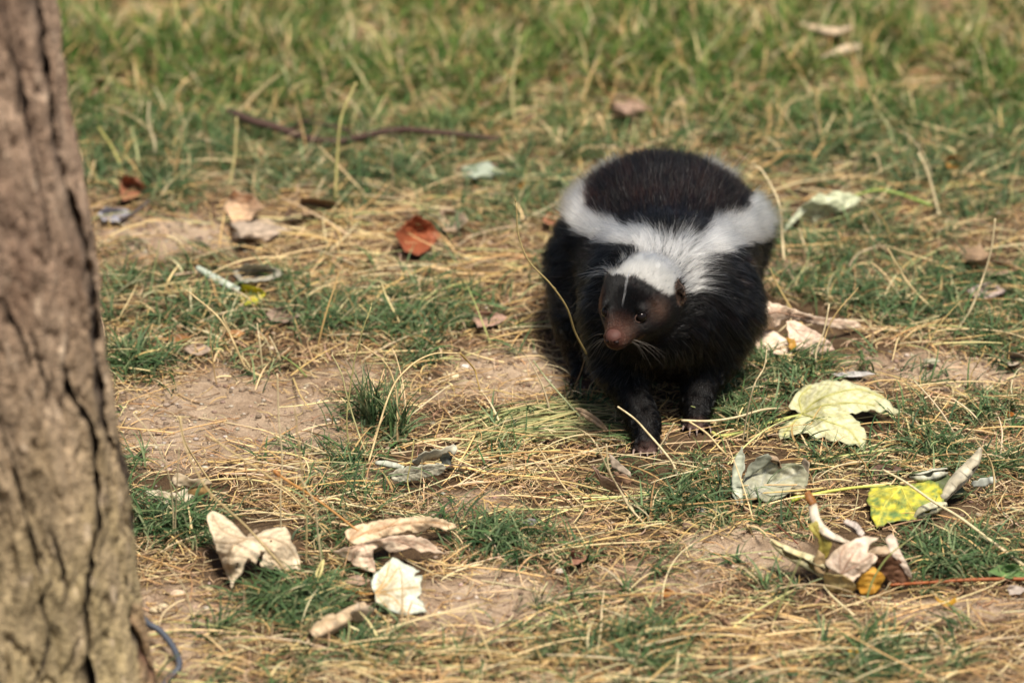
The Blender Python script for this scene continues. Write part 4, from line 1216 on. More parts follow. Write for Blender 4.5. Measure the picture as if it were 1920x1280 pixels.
# 5 pale beige leaf, two lobes with a hole between
L = Leaf("fallen_leaf", "pale beige leaf with a bitten hole between its two lobes, lower left beside the trunk", "leaf", (470, 1050))
b = (463, 1010)
L.patch([(388, 966, .034), (398, 957, .036), (412, 962, .034), (430, 975, .030), (448, 990, .027), (463, 1007, .026), (478, 1004, .025), (500, 992, .024), (534, 986, .024), (544, 1000, .020), (548, 1018, .016), (556, 1032, .010), (562, 1046, .005), (566, 1066, .001), (540, 1068, .004), (510, 1067, .009), (488, 1062, .013),
         (492, 1050, .017), (497, 1034, .022), (488, 1032, .023), (484, 1046, .019), (480, 1058, .015), (466, 1048, .020), (460, 1056, .017), (456, 1070, .012), (448, 1080, .008), (441, 1088, .005), (434, 1104, .001), (430, 1086, .005), (422, 1070, .009), (414, 1050, .015), (404, 1028, .021), (396, 1000, .027), (390, 982, .031)],
        (.74, .62, .44), (.66, .52, .35), veins=[(b, (440, 1006), (415, 992), (400, 970)), (b, (436, 1024), (428, 1050), (434, 1084)), (b, (500, 1008), (535, 1020), (556, 1045)), (b, (490, 1015), (520, 1045), (535, 1062)), (b, (450, 1015), (425, 1018), (405, 1015))],
        inner=[(440, 1020, .034), (515, 1025, .026), (430, 1055, .020)], vcol=(.42, .30, .18), holes=[(446, 1056, 3.2), (443, 1062, 2.5), (508, 1014, 2.2)], crump=.0018, quilt=.0005)
L.patch([(462, 1008, .025), (472, 1003, .024), (486, 996, .021), (480, 990, .020), (466, 1000, .022)], TAN, name="back_fold")
# 6 pinkish cream leaf
L = Leaf("fallen_leaf", "pinkish cream leaf with long drooping lobes and an orange brown stem, lower left of centre", "leaf", (720, 1030))
b = (702, 1016)
L.patch([(648, 1004, .024), (646, 996, .026), (664, 986, .028), (694, 978, .030), (730, 972, .030), (770, 969, .028), (800, 968, .024), (830, 972, .016), (853, 982, .008), (858, 988, .005), (838, 997, .006), (824, 990, .010), (808, 988, .013), (800, 994, .012), (782, 1000, .014), (764, 994, .020), (745, 1002, .022), (730, 1004, .024), (700, 1012, .025), (672, 1020, .024), (656, 1016, .023)],
        (.72, .59, .37), (.68, .48, .32), veins=[((655, 1014), (690, 996), (740, 984), (800, 978), (845, 984)), ((655, 1014), (665, 1000), (680, 988)), ((690, 1000), (720, 990), (745, 976))], inner=[(720, 990, .032), (790, 984, .022)], vcol=(.48, .28, .14), crump=.002)
L.patch([(622, 1035, .010), (640, 1028, .018), (672, 1020, .025), (702, 1012, .028), (735, 1004, .028), (770, 1002, .026), (800, 1010, .020), (812, 1020, .014), (826, 1032, .008), (838, 1040, .003), (820, 1038, .006), (800, 1034, .010), (790, 1038, .009), (770, 1026, .016), (750, 1034, .014), (730, 1036, .015), (712, 1022, .022), (700, 1030, .020), (700, 1048, .013), (708, 1076, .003), (690, 1070, .006), (668, 1062, .008), (645, 1045, .010)],
        (.76, .57, .42), (.76, .64, .46), veins=[((640, 1032), (680, 1020), (720, 1012), (770, 1014), (815, 1030)), ((680, 1020), (690, 1040), (705, 1068)), ((680, 1022), (665, 1034), (660, 1052)), ((735, 1012), (760, 1018), (775, 1026))], inner=[(720, 1018, .027), (675, 1040, .018)], vcol=(.44, .27, .18), crump=.0018, quilt=.0005)
L.stem([(706, 1020, .022), (665, 990, .030), (620, 955, .040), (570, 920, .050), (545, 905, .055), (520, 888, .060)], .0008, .0012, (.42, .20, .05))
L.stem([(524, 892, .059), (518, 886, .061), (515, 884, .061)], .0018, .0020, (.35, .15, .04), name="stem_end")
# 7 pale greenish white leaf
L = Leaf("fallen_leaf", "small whitish green leaf with orange veins, lying against the pinkish cream leaf", "leaf", (745, 1105))
b = (703, 1112)
L.patch([(703, 1112, .010), (696, 1096, .012), (700, 1078, .017), (720, 1060, .022), (736, 1044, .026), (752, 1052, .023), (768, 1060, .019), (788, 1070, .014), (780, 1074, .014), (776, 1080, .013), (792, 1078, .011), (788, 1096, .008), (790, 1112, .006), (782, 1120, .006), (792, 1126, .004), (796, 1136, .003), (800, 1146, .001), (770, 1151, .002), (750, 1151, .003), (736, 1146, .005), (722, 1136, .007), (704, 1128, .008)],
        (.58, .62, .50), (.64, .64, .52), veins=[(b, (725, 1095), (745, 1065)), (b, (745, 1104), (785, 1100)), (b, (735, 1118), (760, 1148)), (b, (722, 1086), (730, 1055)), (b, (712, 1122), (728, 1140))], inner=[(745, 1100, .016)], vcol=(.55, .33, .12), crump=.002)
L.stem([(703, 1112, .010), (685, 1113, .009), (665, 1108, .007), (640, 1100, .005), (610, 1096, .004), (570, 1098, .003)], .0009, .0011, (.42, .22, .06))
# 8 curled tan scroll
L = Leaf("fallen_leaf", "tan leaf rolled into a scroll, lying below the whitish green leaf", "leaf", (640, 1175))
L.roll([(582, 1196, .010), (610, 1182, .011), (640, 1164, .012), (668, 1146, .012), (684, 1136, .012)], [.0055, .0075, .0080, .0075, .0045], (.58, .44, .28), (.46, .33, .20), turns=1.2, start=.3, ragged=.4)
L.patch([(574, 1192, .006), (590, 1168, .016), (612, 1152, .020), (625, 1148, .020), (632, 1156, .018), (612, 1170, .014), (592, 1188, .010)], (.46, .34, .20), name="torn_lobe")
L.patch([(655, 1150, .018), (672, 1128, .026), (676, 1140, .022), (690, 1134, .020), (702, 1142, .012), (690, 1160, .006), (668, 1170, .004)], (.60, .47, .33), name="torn_lobe")
L.stem([(690, 1140, .010), (705, 1146, .006), (722, 1160, .004), (730, 1178, .003)], .0008, .0011, (.50, .34, .14))
# 9 curled cream leaf near the trunk
L = Leaf("fallen_leaf", "curled cream and tan leaf on bare sand just right of the trunk", "leaf", (335, 925))
L.patch([(268, 920, .008), (290, 918, .010), (330, 924, .009), (352, 912, .012), (352, 926, .007), (372, 932, .005), (366, 950, .002), (345, 944, .003), (320, 948, .002), (295, 938, .003)], (.62, .55, .42), (.50, .38, .24), name="lower_lobe", crump=.0018)
L.patch([(320, 900, .016), (330, 886, .024), (345, 890, .024), (362, 898, .021), (384, 896, .018), (398, 906, .012), (382, 910, .013), (362, 914, .012), (340, 912, .014), (326, 908, .016)], (.60, .50, .36), (.52, .38, .22), name="upper_lobe", crump=.0018)
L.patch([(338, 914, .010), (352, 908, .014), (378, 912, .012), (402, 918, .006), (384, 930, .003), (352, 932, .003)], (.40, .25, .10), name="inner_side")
# 10 curled grey green
L = Leaf("fallen_leaf", "grey green leaf with curled crinkled lobes beside the pale straw bundle", "leaf", (785, 885))
L.patch([(725, 890, .008), (742, 880, .013), (770, 874, .016), (800, 870, .018), (826, 868, .018), (836, 876, .014), (828, 888, .008), (800, 896, .004), (770, 903, .002), (740, 903, .002)], (.60, .58, .44), (.68, .62, .47), veins=[((728, 893), (770, 886), (830, 874))], nside=9, quilt=.0008)
L.patch([(770, 866, .016), (790, 850, .024), (812, 842, .027), (832, 840, .026), (850, 832, .026), (858, 842, .022), (852, 854, .016), (842, 846, .020), (826, 856, .016), (800, 862, .014), (784, 872, .010)], (.60, .58, .45), (.64, .60, .46), name="upper_lobe")
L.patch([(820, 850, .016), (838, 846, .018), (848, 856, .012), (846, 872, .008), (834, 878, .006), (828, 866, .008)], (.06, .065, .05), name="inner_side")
L.roll([(706, 868, .012), (722, 870, .013), (742, 874, .012), (758, 878, .010)], [.0022, .0038, .0036, .0022], (.56, .57, .46), turns=.9)
# 11 small brown leaf before the paw
L = Leaf("fallen_leaf", "small curled pinkish brown leaf standing in the grass below the near paw", "leaf", (1150, 905))
L.patch([(1110, 870, .028), (1118, 878, .026), (1130, 892, .020), (1146, 900, .017), (1160, 906, .014), (1172, 922, .006), (1160, 924, .003), (1145, 920, .004), (1130, 912, .008), (1118, 896, .016)], (.42, .27, .19), (.52, .38, .29), veins=[((1112, 874), (1130, 902), (1166, 920))], name="front_lobe")
L.patch([(1142, 850, .034), (1154, 860, .030), (1168, 872, .024), (1182, 884, .018), (1184, 894, .014), (1170, 888, .016), (1156, 880, .020), (1146, 876, .023)], (.56, .45, .34), name="back_lobe")
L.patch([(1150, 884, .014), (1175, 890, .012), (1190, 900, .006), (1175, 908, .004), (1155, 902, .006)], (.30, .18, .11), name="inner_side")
# 12 cream pink leaf behind the skunk
L = Leaf("fallen_leaf", "large crumpled pink cream leaf lying right behind the skunk's flank", "leaf", (1480, 640))
L.patch([(1405, 568, .040), (1425, 560, .042), (1455, 568, .038), (1485, 578, .034), (1512, 588, .030), (1540, 594, .025), (1580, 598, .016), (1605, 602, .010), (1616, 612, .004), (1590, 616, .006), (1560, 614, .012), (1530, 608, .018), (1500, 602, .022), (1482, 596, .024), (1465, 600, .022), (1460, 612, .018), (1440, 616, .018), (1410, 620, .018), (1400, 596, .030)],
        (.76, .58, .43), (.78, .64, .48), veins=[((1410, 600), (1450, 585), (1500, 594), (1600, 608)), ((1410, 600), (1430, 575)), ((1430, 592), (1470, 580))], inner=[(1440, 590, .040)], vcol=(.42, .26, .17), crump=.0018)
L.patch([(1474, 602, .024), (1490, 600, .024), (1512, 612, .021), (1535, 625, .018), (1555, 640, .012), (1565, 655, .004), (1548, 662, .002), (1520, 664, .003), (1495, 658, .006), (1480, 636, .014)], (.78, .60, .46), (.70, .50, .37), veins=[((1478, 606), (1505, 630), (1550, 656)), ((1490, 618), (1520, 622))], name="front_lobe", crump=.0018)
L.patch([(1400, 625, .012), (1425, 618, .015), (1450, 620, .016), (1470, 632, .014), (1490, 655, .005), (1480, 668, .002), (1450, 664, .003), (1425, 658, .004), (1408, 645, .006)], (.70, .54, .40), (.76, .62, .48), name="left_lobe", crump=.002)
L.patch([(1474, 632, .017), (1490, 636, .016), (1494, 652, .009), (1482, 656, .008)], (.60, .32, .05), name="orange_patch")
# 13 pale leaf right back
L = Leaf("fallen_leaf", "pale yellow green leaf with a bright green stem, on the grass right behind the skunk", "leaf", (1545, 400))
L.patch([(1502, 386, .026), (1520, 375, .030), (1534, 362, .034), (1552, 366, .032), (1566, 358, .032), (1586, 362, .028), (1604, 366, .024), (1618, 374, .018), (1600, 386, .016), (1580, 396, .014), (1556, 400, .012), (1544, 408, .008), (1530, 420, .002), (1520, 410, .006), (1505, 406, .010)],
        (.60, .64, .40), (.66, .66, .48), veins=[((1600, 370), (1560, 380), (1525, 412)), ((1600, 370), (1560, 366), (1530, 372))], crump=.0018, inner=[(1555, 382, .026)])
L.roll([(1466, 440, .006), (1480, 422, .012), (1496, 404, .018), (1508, 390, .022)], [.001, .003, .004, .004], (.50, .52, .36), turns=.8)
L.stem([(1600, 368, .020), (1640, 357, .024), (1680, 362, .022), (1715, 374, .016), (1748, 386, .010)], .0013, .0018, (.24, .32, .07))

# smaller ones further off: free standing curled blades
def small_leaf(cx, cy, w, hgt, c, label, shape="curl", lift=.02, seed=1, cb=None, cat="leaf", name="fallen_leaf"):
    L = Leaf(name, label, cat, (cx, cy + hgt * .3)); r = np.random.default_rng(seed)
    nl = 5 if shape == "lobed" else int(r.integers(2, 4)); n = nl * 4
    a = np.linspace(0, 2 * np.pi, n, endpoint=False) + r.uniform(-.10, .10, n)
    ph = np.arange(n) % 4
    rr = np.choose(ph, [1.12, .86, .74 if shape == "lobed" else .86, .88]) + r.uniform(-.10, .10, n)
    ax_ = r.uniform(-.5, .5); sgn = r.choice([-1, 1]); pts = []
    def hf_(X_, Y_):
        s_ = (Y_ * math.cos(ax_) - X_ * math.sin(ax_)); t_ = X_ * math.cos(ax_) + Y_ * math.sin(ax_)
        hh = (abs(s_) ** 1.4) * (.95 if s_ < 0 else .30)
        if shape == "lobed": hh = .75 - .6 * (X_ * X_ + Y_ * Y_) + .25 * math.sin(3 * t_ + seed)
        if shape == "curl": hh = .65 * hh + .45 * max(0, sgn * t_) ** 2
        return .002 + lift * max(hh, 0)
    for i in range(n):
        X_, Y_ = rr[i] * math.cos(a[i]), rr[i] * math.sin(a[i])
        pts.append((cx + w / 2 * X_, cy + hgt / 2 * Y_, hf_(X_, Y_) * r.uniform(.75, 1.2)))
    ins = [(cx + w / 2 * X_, cy + hgt / 2 * Y_, hf_(X_, Y_)) for X_, Y_ in ((0, 0), (.4, 0), (-.4, 0), (0, .45), (0, -.45))]
    vb = (cx + w * .42 * r.choice([-1, 1]), cy + hgt * .1)
    L.patch(pts, c, cb, veins=[(vb, (cx, cy + hgt * .05), (2 * cx - vb[0], cy - hgt * .15))], inner=ins, step=max(3.4, w / 24), crump=.0018, serr=1.2, nside=4, blotch=.7, edge=tuple(x * .7 for x in c))
    return L
RUST = (.34, .10, .04)
sl = small_leaf
sl(782, 442, 78, 86, RUST, "rust red leaf standing upright in the straw left of the skunk", "curl", .045, 11, (.26, .07, .03))
sl(246, 352, 54, 46, (.40, .17, .09), "small brown leaf pierced by stems near the trunk, under the tall grass", "curl", .03, 12)
sl(150, 170, 58, 40, (.50, .28, .20), "blurred pinkish brown leaf at the upper left edge of the lawn by the trunk", "curl", .03, 13)
sl(186, 162, 36, 36, (.26, .16, .10), "dark curled leaf touching the pinkish one at the upper left", "cup", .03, 14)
sl(453, 388, 70, 62, (.68, .47, .30), "smooth apricot tan leaf left of centre above the pale torn one", "curl", .035, 15, (.60, .38, .22))
sl(482, 432, 108, 46, (.58, .45, .33), "pale torn leaf lying just under the apricot tan leaf", "lobed", .02, 16)
sl(590, 386, 80, 34, (.42, .28, .16), "small golden brown curled leaf right of the apricot leaf", "cup", .025, 17)
sl(560, 400, 60, 26, (.16, .10, .06), "dark brown leaf under the golden brown leaf", "curl", .01, 18)
L = sl(480, 512, 96, 36, (.50, .46, .36), "grey cream folded leaf between the rolled white leaf and the straw", "cup", .022, 19)
L = Leaf("fallen_leaf", "narrow greenish white leaf rolled like a stick, above the yellow one", "leaf", (410, 525))
L.roll([(370, 502, .012), (392, 516, .011), (420, 532, .010), (450, 546, .008)], [.003, .0045, .0045, .0035], (.56, .60, .50), (.46, .50, .40), turns=1.1)
sl(470, 553, 56, 40, (.66, .55, .04), "bright yellow leaf fragment at the end of the rolled white leaf", "cup", .016, 20, (.50, .52, .06))
sl(530, 590, 60, 34, (.34, .24, .17), "small dark brown leaf right below the yellow fragment", "cup", .012, 21)
sl(215, 402, 70, 30, (.46, .44, .48), "lilac grey leaf beside the trunk on pinkish soil", "curl", .015, 22)
sl(370, 655, 46, 28, (.60, .44, .32), "small pale apricot leaf lying above the bare sand at left", "curl", .010, 23)
sl(333, 634, 44, 18, (.36, .17, .06), "thin rusty leaf scrap left of the pale apricot leaf", "curl", .008, 24)
sl(440, 625, 36, 16, (.50, .24, .08), "orange brown leaf scrap in the green grass at left", "curl", .008, 25)
sl(916, 598, 68, 30, (.52, .33, .24), "pinkish brown leaf in the straw left of the skunk's flank", "curl", .014, 26)
sl(1600, 701, 70, 14, (.66, .62, .58), "thin white leaf sliver above the large pale green leaf", "curl", .006, 27)
sl(1746, 677, 34, 14, (.66, .62, .44), "cream crumb of leaf on bare soil at right", "lobed", .006, 28)
sl(1902, 672, 44, 26, (.56, .46, .34), "tan leaf piece at the right edge of the bare soil", "cup", .016, 29)
sl(1850, 546, 66, 34, (.60, .46, .40), "pink grey leaf in the straw at the right edge", "curl", .018, 30)
sl(1868, 503, 84, 30, (.58, .40, .27), "tan leaf above the pink grey leaf at the right edge", "curl", .022, 31)
sl(1828, 480, 70, 40, (.44, .29, .17), "brown crumpled leaf behind the tan leaf at the right edge", "lobed", .022, 32)
sl(1790, 304, 42, 26, (.56, .24, .04), "blurred orange leaf in the grass at the upper right", "curl", .018, 33)
sl(985, 350, 26, 20, (.60, .30, .06), "small orange leaf bit left of the skunk's rump", "curl", .014, 34)
sl(1184, 204, 84, 38, (.52, .34, .24), "pale brown leaf humped on the grass right above the skunk", "lobed", .035, 35)
sl(1822, 122, 66, 28, (.56, .43, .28), "blurred tan leaf at the upper right edge", "curl", .022, 36)
sl(1047, 128, 30, 28, (.46, .20, .10), "blurred round rusty leaf at the top centre", "curl", .022, 37)
sl(1040, 410, 40, 34, (.50, .22, .12), "reddish leaf touching the skunk's white stripe at left", "curl", .016, 38)
sl(900, 322, 84, 36, (.56, .60, .50), "torn whitish green leaf in the grass left of the skunk's rump", "lobed", .012, 39, (.40, .46, .30))
sl(950, 316, 50, 26, (.20, .26, .14), "dark green half of the torn leaf left of the rump", "curl", .02, 40)
sl(845, 412, 60, 44, (.52, .39, .27), "beige leaf beside the rust red leaf", "curl", .02, 41)
sl(690, 285, 60, 24, (.56, .38, .22), "light brown leaf under the fallen branch", "curl", .016, 42)
sl(1108, 787, 26, 20, (.4, .26, .15), "brown leaf crumb on the straw bundle", "curl", .010, 43)
sl(1082, 1045, 38, 26, (.40, .20, .13), "small reddish brown leaf bit on bare soil at lower centre", "cup", .010, 44)
sl(1252, 1110, 24, 16, (.52, .22, .05), "tiny orange leaf chip at lower centre", "curl", .006, 45)
sl(1892, 776, 20, 12, (.55, .20, .04), "tiny orange leaf chip at the right edge", "curl", .008, 46)
sl(1600, 1222, 18, 28, (.70, .40, .05), "small orange yellow leaf chip near the bottom right", "curl", .010, 47)
sl(1484, 1252, 26, 14, (.60, .30, .06), "orange leaf crumb at the bottom edge", "curl", .006, 48)
sl(1896, 1070, 76, 32, (.13, .23, .07), "flat fresh green leaf at the lower right edge", "curl", .018, 49, (.17, .27, .09))
sl(1905, 1105, 40, 18, (.60, .50, .42), "pale pink leaf scrap under the fresh green leaf", "curl", .008, 50)
sl(670, 1087, 44, 20, (.46, .31, .21), "small brown leaf scrap between the grass tuft and the whitish leaf", "curl", .010, 51)
sl(1288, 985, 22, 12, (.34, .22, .15), "brown crumb of leaf in the grass below the paws", "curl", .006, 52)
sl(1660, 880, 60, 22, (.17, .10, .07), "dark brown leaf remnant above the yellow blotched leaf", "curl", .006, 53)
L = Leaf("fallen_leaf", "curved orange leaf sliver on bare soil at the lower right", "leaf", (1778, 1132))
L.patch([(1752, 1116, .008), (1764, 1126, .004), (1778, 1128, .005), (1792, 1118, .010), (1793, 1128, .007), (1782, 1137, .002), (1768, 1136, .002), (1757, 1127, .003)], (.68, .38, .04), name="blade", serr=.5)
L = Leaf("fallen_leaf", "blurred tan rolled leaf high up at the right, the upper of a pair", "leaf", (1550, 60))
L.roll([(1502, 46, .024), (1530, 56, .024), (1565, 62, .024), (1598, 52, .026)], [.003, .006, .007, .003], (.60, .46, .30), turns=.9)
L.patch([(1545, 68, .016), (1570, 70, .016), (1600, 76, .012), (1585, 90, .004), (1560, 84, .006)], (.40, .26, .14))
L = Leaf("fallen_leaf", "blurred tan rolled leaf high up at the right, the lower of a pair", "leaf", (1578, 103))
L.roll([(1540, 112, .008), (1560, 104, .012), (1585, 96, .016), (1612, 88, .018)], [.004, .006, .008, .004], (.62, .48, .32), turns=.9)
L = Leaf("fallen_leaf", "long narrow tan willow leaf arching over the straw bundle by the near paw", "leaf", (1110, 785))
L.patch([(1076, 764, .024), (1088, 764, .026), (1104, 772, .024), (1120, 782, .019), (1132, 794, .012), (1142, 808, .006), (1134, 806, .007), (1120, 798, .012), (1104, 788, .017), (1088, 776, .022)], (.42, .29, .17), (.50, .37, .24), veins=[((1078, 765), (1108, 780), (1140, 807))], serr=.4, nside=3)

# ------------------------------------------------------------------ fallen branch, twigs, stones
M_TWIG = leafy_mat("twig_bark", 0, .85, 400, .4, .5)
def stick(name, label, path, r0, r1, c, cat, side=()):
    pc = spline(path, 46); pw = on_ground(pc[:, 0], pc[:, 1], pc[:, 2]); t = np.linspace(0, 1, 46)
    rr = (r0 + (r1 - r0) * t) * (1 + .12 * noise3(t * 14, 0 * t + r0 * 999, 0 * t, 3))
    org = pw[23].copy(); Vv_, Fv = tube_geo(pw, rr, 8)
    if side:
        e = empty(name, tuple(org)); tag(e, label, cat)
        mesh_obj("stem", Vv_, Fv, M_TWIG, e, col=np.tile(c, (len(Vv_), 1)))
        for s in side:
            ps = spline(s, 16); q = on_ground(ps[:, 0], ps[:, 1], ps[:, 2]); Vs, Fs_ = tube_geo(q, np.linspace(r1 * .8, r1 * .3, 16), 6)
            mesh_obj("side_twig", Vs, Fs_, M_TWIG, e, col=np.tile(c, (len(Vs), 1)))
        return e
    return tag(mesh_obj(name, Vv_, Fv, M_TWIG, origin=tuple(org), col=np.tile(c, (len(Vv_), 1))), label, cat)
stick("fallen_branch", "dark crooked fallen branch lying in the grass at the upper left", [(432, 212, .024), (470, 226, .026), (520, 240, .022), (570, 258, .018), (620, 266, .016), (665, 260, .020), (715, 248, .026), (760, 243, .028), (810, 248, .028), (860, 252, .024), (940, 262, .014)],
      .0050, .0026, (.060, .032, .022), "branch", side=[[(540, 246, .014), (580, 222, .030), (600, 215, .034)], [(760, 243, .022), (745, 262, .010), (738, 272, .004)], [(665, 258, .014), (640, 240, .026), (560, 226, .03)]])
stick("dark_twig", "short dark twig beside the lilac grey leaf near the trunk", [(225, 412, .012), (250, 400, .014), (280, 376, .018)], .0022, .0012, (.07, .055, .05), "twig")
stick("red_twig", "thin dark red twig on bare soil left of the crumpled heap leaf", [(1456, 984, .018), (1476, 1000, .012), (1496, 1020, .004)], .0006, .0005, (.17, .05, .03), "twig")
stick("brown_twig", "thin brown twig curving over the straw left of centre", [(790, 890, .004), (820, 885, .010), (850, 872, .014), (905, 878, .010), (935, 900, .006)], .0007, .0004, (.17, .11, .08), "twig")
for (u_, v_, r_, c_, lab) in ((333, 1116, .0050, (.52, .38, .26), "rounded pale tan pebble beside the trunk under the beige leaf"), (292, 1146, .0042, (.50, .40, .25), "small yellowish pebble above the cable"),
                        (306, 1138, .0032, (.54, .44, .28), "flat cream stone chip above the cable"), (1342, 962, .0038, (.11, .11, .13), "dark blue grey pebble in the grass below the paws"),
                        (1050, 1072, .0034, (.55, .48, .40), "small whitish pebble at lower centre"), (995, 983, .0055, (.20, .18, .18), "flat grey stone on the soil at lower centre"),
                        (850, 707, .0042, (.66, .55, .34), "cream pebble on the soil left of the skunk's feet"), (320, 1112, .0038, (.20, .13, .09), "dark brown clod touching the pale tan pebble"),
                        (1316, 960, .0036, (.34, .33, .34), "light grey pebble beside the dark one below the paws"), (872, 690, .0036, (.58, .52, .44), "white pebble behind the cream one left of the skunk")):
    p = on_ground(u_, v_, 0); Vb, Fb = ball(np.zeros(3), 1.0, 14, 9)
    Vb = Vb * (1 + .16 * noise3(Vb[:, 0] * 1.7 + u_, Vb[:, 1] * 1.7, Vb[:, 2] * 1.7, 5))[:, None] * np.array([1.25, .95, .62]) * r_ + p + np.array([0, 0, r_ * .32])
    tag(mesh_obj("pebble", Vb, Fb, M_GRIT, origin=tuple(p), col=np.tile(c_, (len(Vb), 1))), lab, "pebble")

# ------------------------------------------------------------------ single stalks that stand out
def stalk(path, r0, r1, c, label, name="grass_stalk", fixed_y=False, seeds=0, thin=False):
    """path (u, v, height) over the ground, or (u, v, y) with fixed_y; listed from the root up"""
    pc = spline(path, 40)
    if fixed_y: pw = np.array([at_y(a, b, y_) for a, b, y_ in pc])
    else: pw = on_ground(pc[:, 0], pc[:, 1], pc[:, 2])
    pw[:, 2] = np.maximum(pw[:, 2], ground_z(pw[:, 0], pw[:, 1]) + .0004)
    org = pw[0].copy()
    Vv_, Fv = tube_geo(pw, np.linspace(r0, r1, 40) * (1 + .1 * noise3(np.linspace(0, 9, 40), np.zeros(40), np.zeros(40), 4)), 6)
    cc = np.tile(c, (len(Vv_), 1))
    if not seeds:
        return tag(mesh_obj(name, Vv_, Fv, M_STALK, origin=tuple(org), col=cc), label, "grass stalk", "stalks standing out of the grass")
    e = tag(empty(name, tuple(org)), label, "grass stalk", "stalks standing out of the grass")
    mesh_obj("stem", Vv_, Fv, M_STALK, e, col=cc)
    for i in range(seeds):
        k = int(39 - i * 22 / seeds); q = pw[k]; d = pw[k] - pw[k - 1]; d /= np.linalg.norm(d); s = np.array([1, 0, .3]) * (1 if i % 2 else -1)
        Vs, Fs_ = tube_geo(spline([q, q + d * .0022 + s * .0007, q + d * .0046 + s * .0008], 6), np.array([.0002, .0006, .0007, .0006, .0004, .0001]), 5)
        mesh_obj("seed", Vs, Fs_, M_STALK, e, col=np.tile(np.array(c) * .9, (len(Vs), 1)))
    return e
G1 = (.58, .44, .22); G2 = (.66, .54, .32); G3 = (.30, .30, .12); G4 = (.48, .34, .14)
stalk([(1137, 742, -.130), (1120, 700, -.150), (1098, 660, -.165), (1078, 622, -.175), (1062, 575, -.185), (1030, 530, -.190), (992, 490, -.190), (972, 440, -.185), (968, 380, -.180)], .0011, .0007, (.34, .26, .11), "tall seed stalk leaning across the left side of the skunk's body", fixed_y=True, seeds=9)
stalk([(1072, 735, .002), (1088, 700, .022), (1098, 668, .040)], .0006, .0004, (.34, .22, .12), "thin brown side stalk crossing the tall seed stalk at the skunk's flank")
stalk([(1275, 905, .001), (1262, 870, .014), (1238, 838, .028), (1215, 812, .038), (1190, 785, .050), (1158, 762, .062)], .0011, .0008, G2, "pale bent straw rising in front of the near paw")
stalk([(1234, 842, .012), (1248, 820, .022), (1264, 792, .036)], .0008, .0006, G2, "short straight straw crossing the pale bent straw at the near paw")
stalk([(1470, 765, .004), (1430, 768, .020), (1380, 782, .026), (1330, 789, .028), (1278, 788, .030)], .0010, .0011, G2, "straw lying level over the far paw")
stalk([(1372, 864, .001), (1350, 840, .014), (1325, 812, .024), (1292, 790, .031)], .0010, .0009, G1, "golden straw slanting down from the far paw")
stalk([(1392, 830, .002), (1402, 770, .035), (1415, 720, .062), (1432, 690, .076), (1438, 655, .092)], .0008, .0006, G2, "upright straw left of the large pale green leaf", seeds=4)
stalk([(1400, 828, .002), (1404, 790, .020), (1412, 765, .034)], .0006, .0004, G1, "short straw at the foot of the upright one by the pale green leaf")
stalk([(1212, 985, .001), (1180, 950, .016), (1160, 915, .034), (1142, 880, .052), (1137, 832, .075)], .0010, .0006, G2, "pale forked straw standing by the small brown leaf")
stalk([(1196, 970, .001), (1170, 930, .020), (1145, 890, .040), (1118, 832, .070)], .0009, .0006, G2, "second pale straw behind the forked one by the small brown leaf")
stalk([(1092, 948, .001), (1060, 915, .012), (1030, 870, .028), (1010, 838, .040)], .0008, .0005, G1, "bent straw left of the small brown leaf")
stalk([(492, 706, .001), (462, 690, .006), (444, 655, .022), (430, 625, .036), (405, 590, .052), (355, 548, .072)], .0012, .0008, G1, "tall branched dry stalk above the bare sand at left", seeds=3)
stalk([(432, 622, .036), (420, 600, .046), (418, 592, .048), (426, 582, .052)], .0006, .0004, G1, "small curl on the branched stalk above the sand")
stalk([(493, 698, .001), (488, 650, .026), (482, 606, .046)], .0009, .0006, G2, "short upright straw right of the tall branched stalk")
stalk([(530, 688, .001), (518, 655, .018), (505, 630, .030)], .0009, .0006, G2, "leaning short straw behind the bare sand")
stalk([(1920, 1060, .004), (1860, 1015, .014), (1800, 970, .022), (1750, 940, .028), (1700, 905, .032), (1655, 880, .036)], .0014, .0009, G2, "long pale straw lying across the yellow blotched leaf")
stalk([(1862, 940, .001), (1864, 895, .020), (1855, 860, .036), (1832, 828, .054), (1828, 818, .058)], .0011, .0006, G1, "arched straw at the right edge above the rolled lobe")
stalk([(326, 1012, .001), (324, 950, .030), (316, 890, .062), (295, 835, .090), (272, 800, .106), (250, 776, .116)], .0008, .0005, G2, "thin tall straw arching left over the curled cream leaf")
stalk([(328, 1010, .001), (330, 950, .032), (333, 890, .065), (336, 838, .090)], .0007, .0005, G2, "straight thin straw beside the arching one near the trunk")
stalk([(396, 905, .002), (372, 870, .020), (348, 830, .044), (335, 780, .070)], .0010, .0006, G1, "yellow straw leaning over the cream leaf by the trunk")
stalk([(546, 1082, .001), (510, 1040, .026), (460, 985, .055), (400, 930, .085), (372, 890, .104), (345, 830, .130), (338, 780, .150)], .0011, .0007, G1, "long golden stalk slanting over the pale beige leaf")
stalk([(625, 1012, .001), (590, 975, .022), (550, 930, .048), (500, 890, .070), (455, 860, .086), (392, 818, .108)], .0010, .0007, G1, "long seed stalk slanting between the beige and the pinkish leaf", seeds=8)
stalk([(574, 1060, .001), (575, 990, .036), (570, 930, .066), (562, 850, .106), (552, 760, .150)], .0008, .0005, G1, "tall vertical seed stalk standing above the green tuft", seeds=7)
stalk([(527, 1000, .001), (526, 930, .034), (529, 860, .066), (523, 790, .098), (520, 700, .140)], .0008, .0006, G2, "straight vertical straw left of the tall seed stalk")
stalk([(606, 1080, .001), (596, 1000, .040), (588, 940, .070), (560, 890, .094)], .0008, .0006, G2, "thin pale stem rising right of the green tuft")
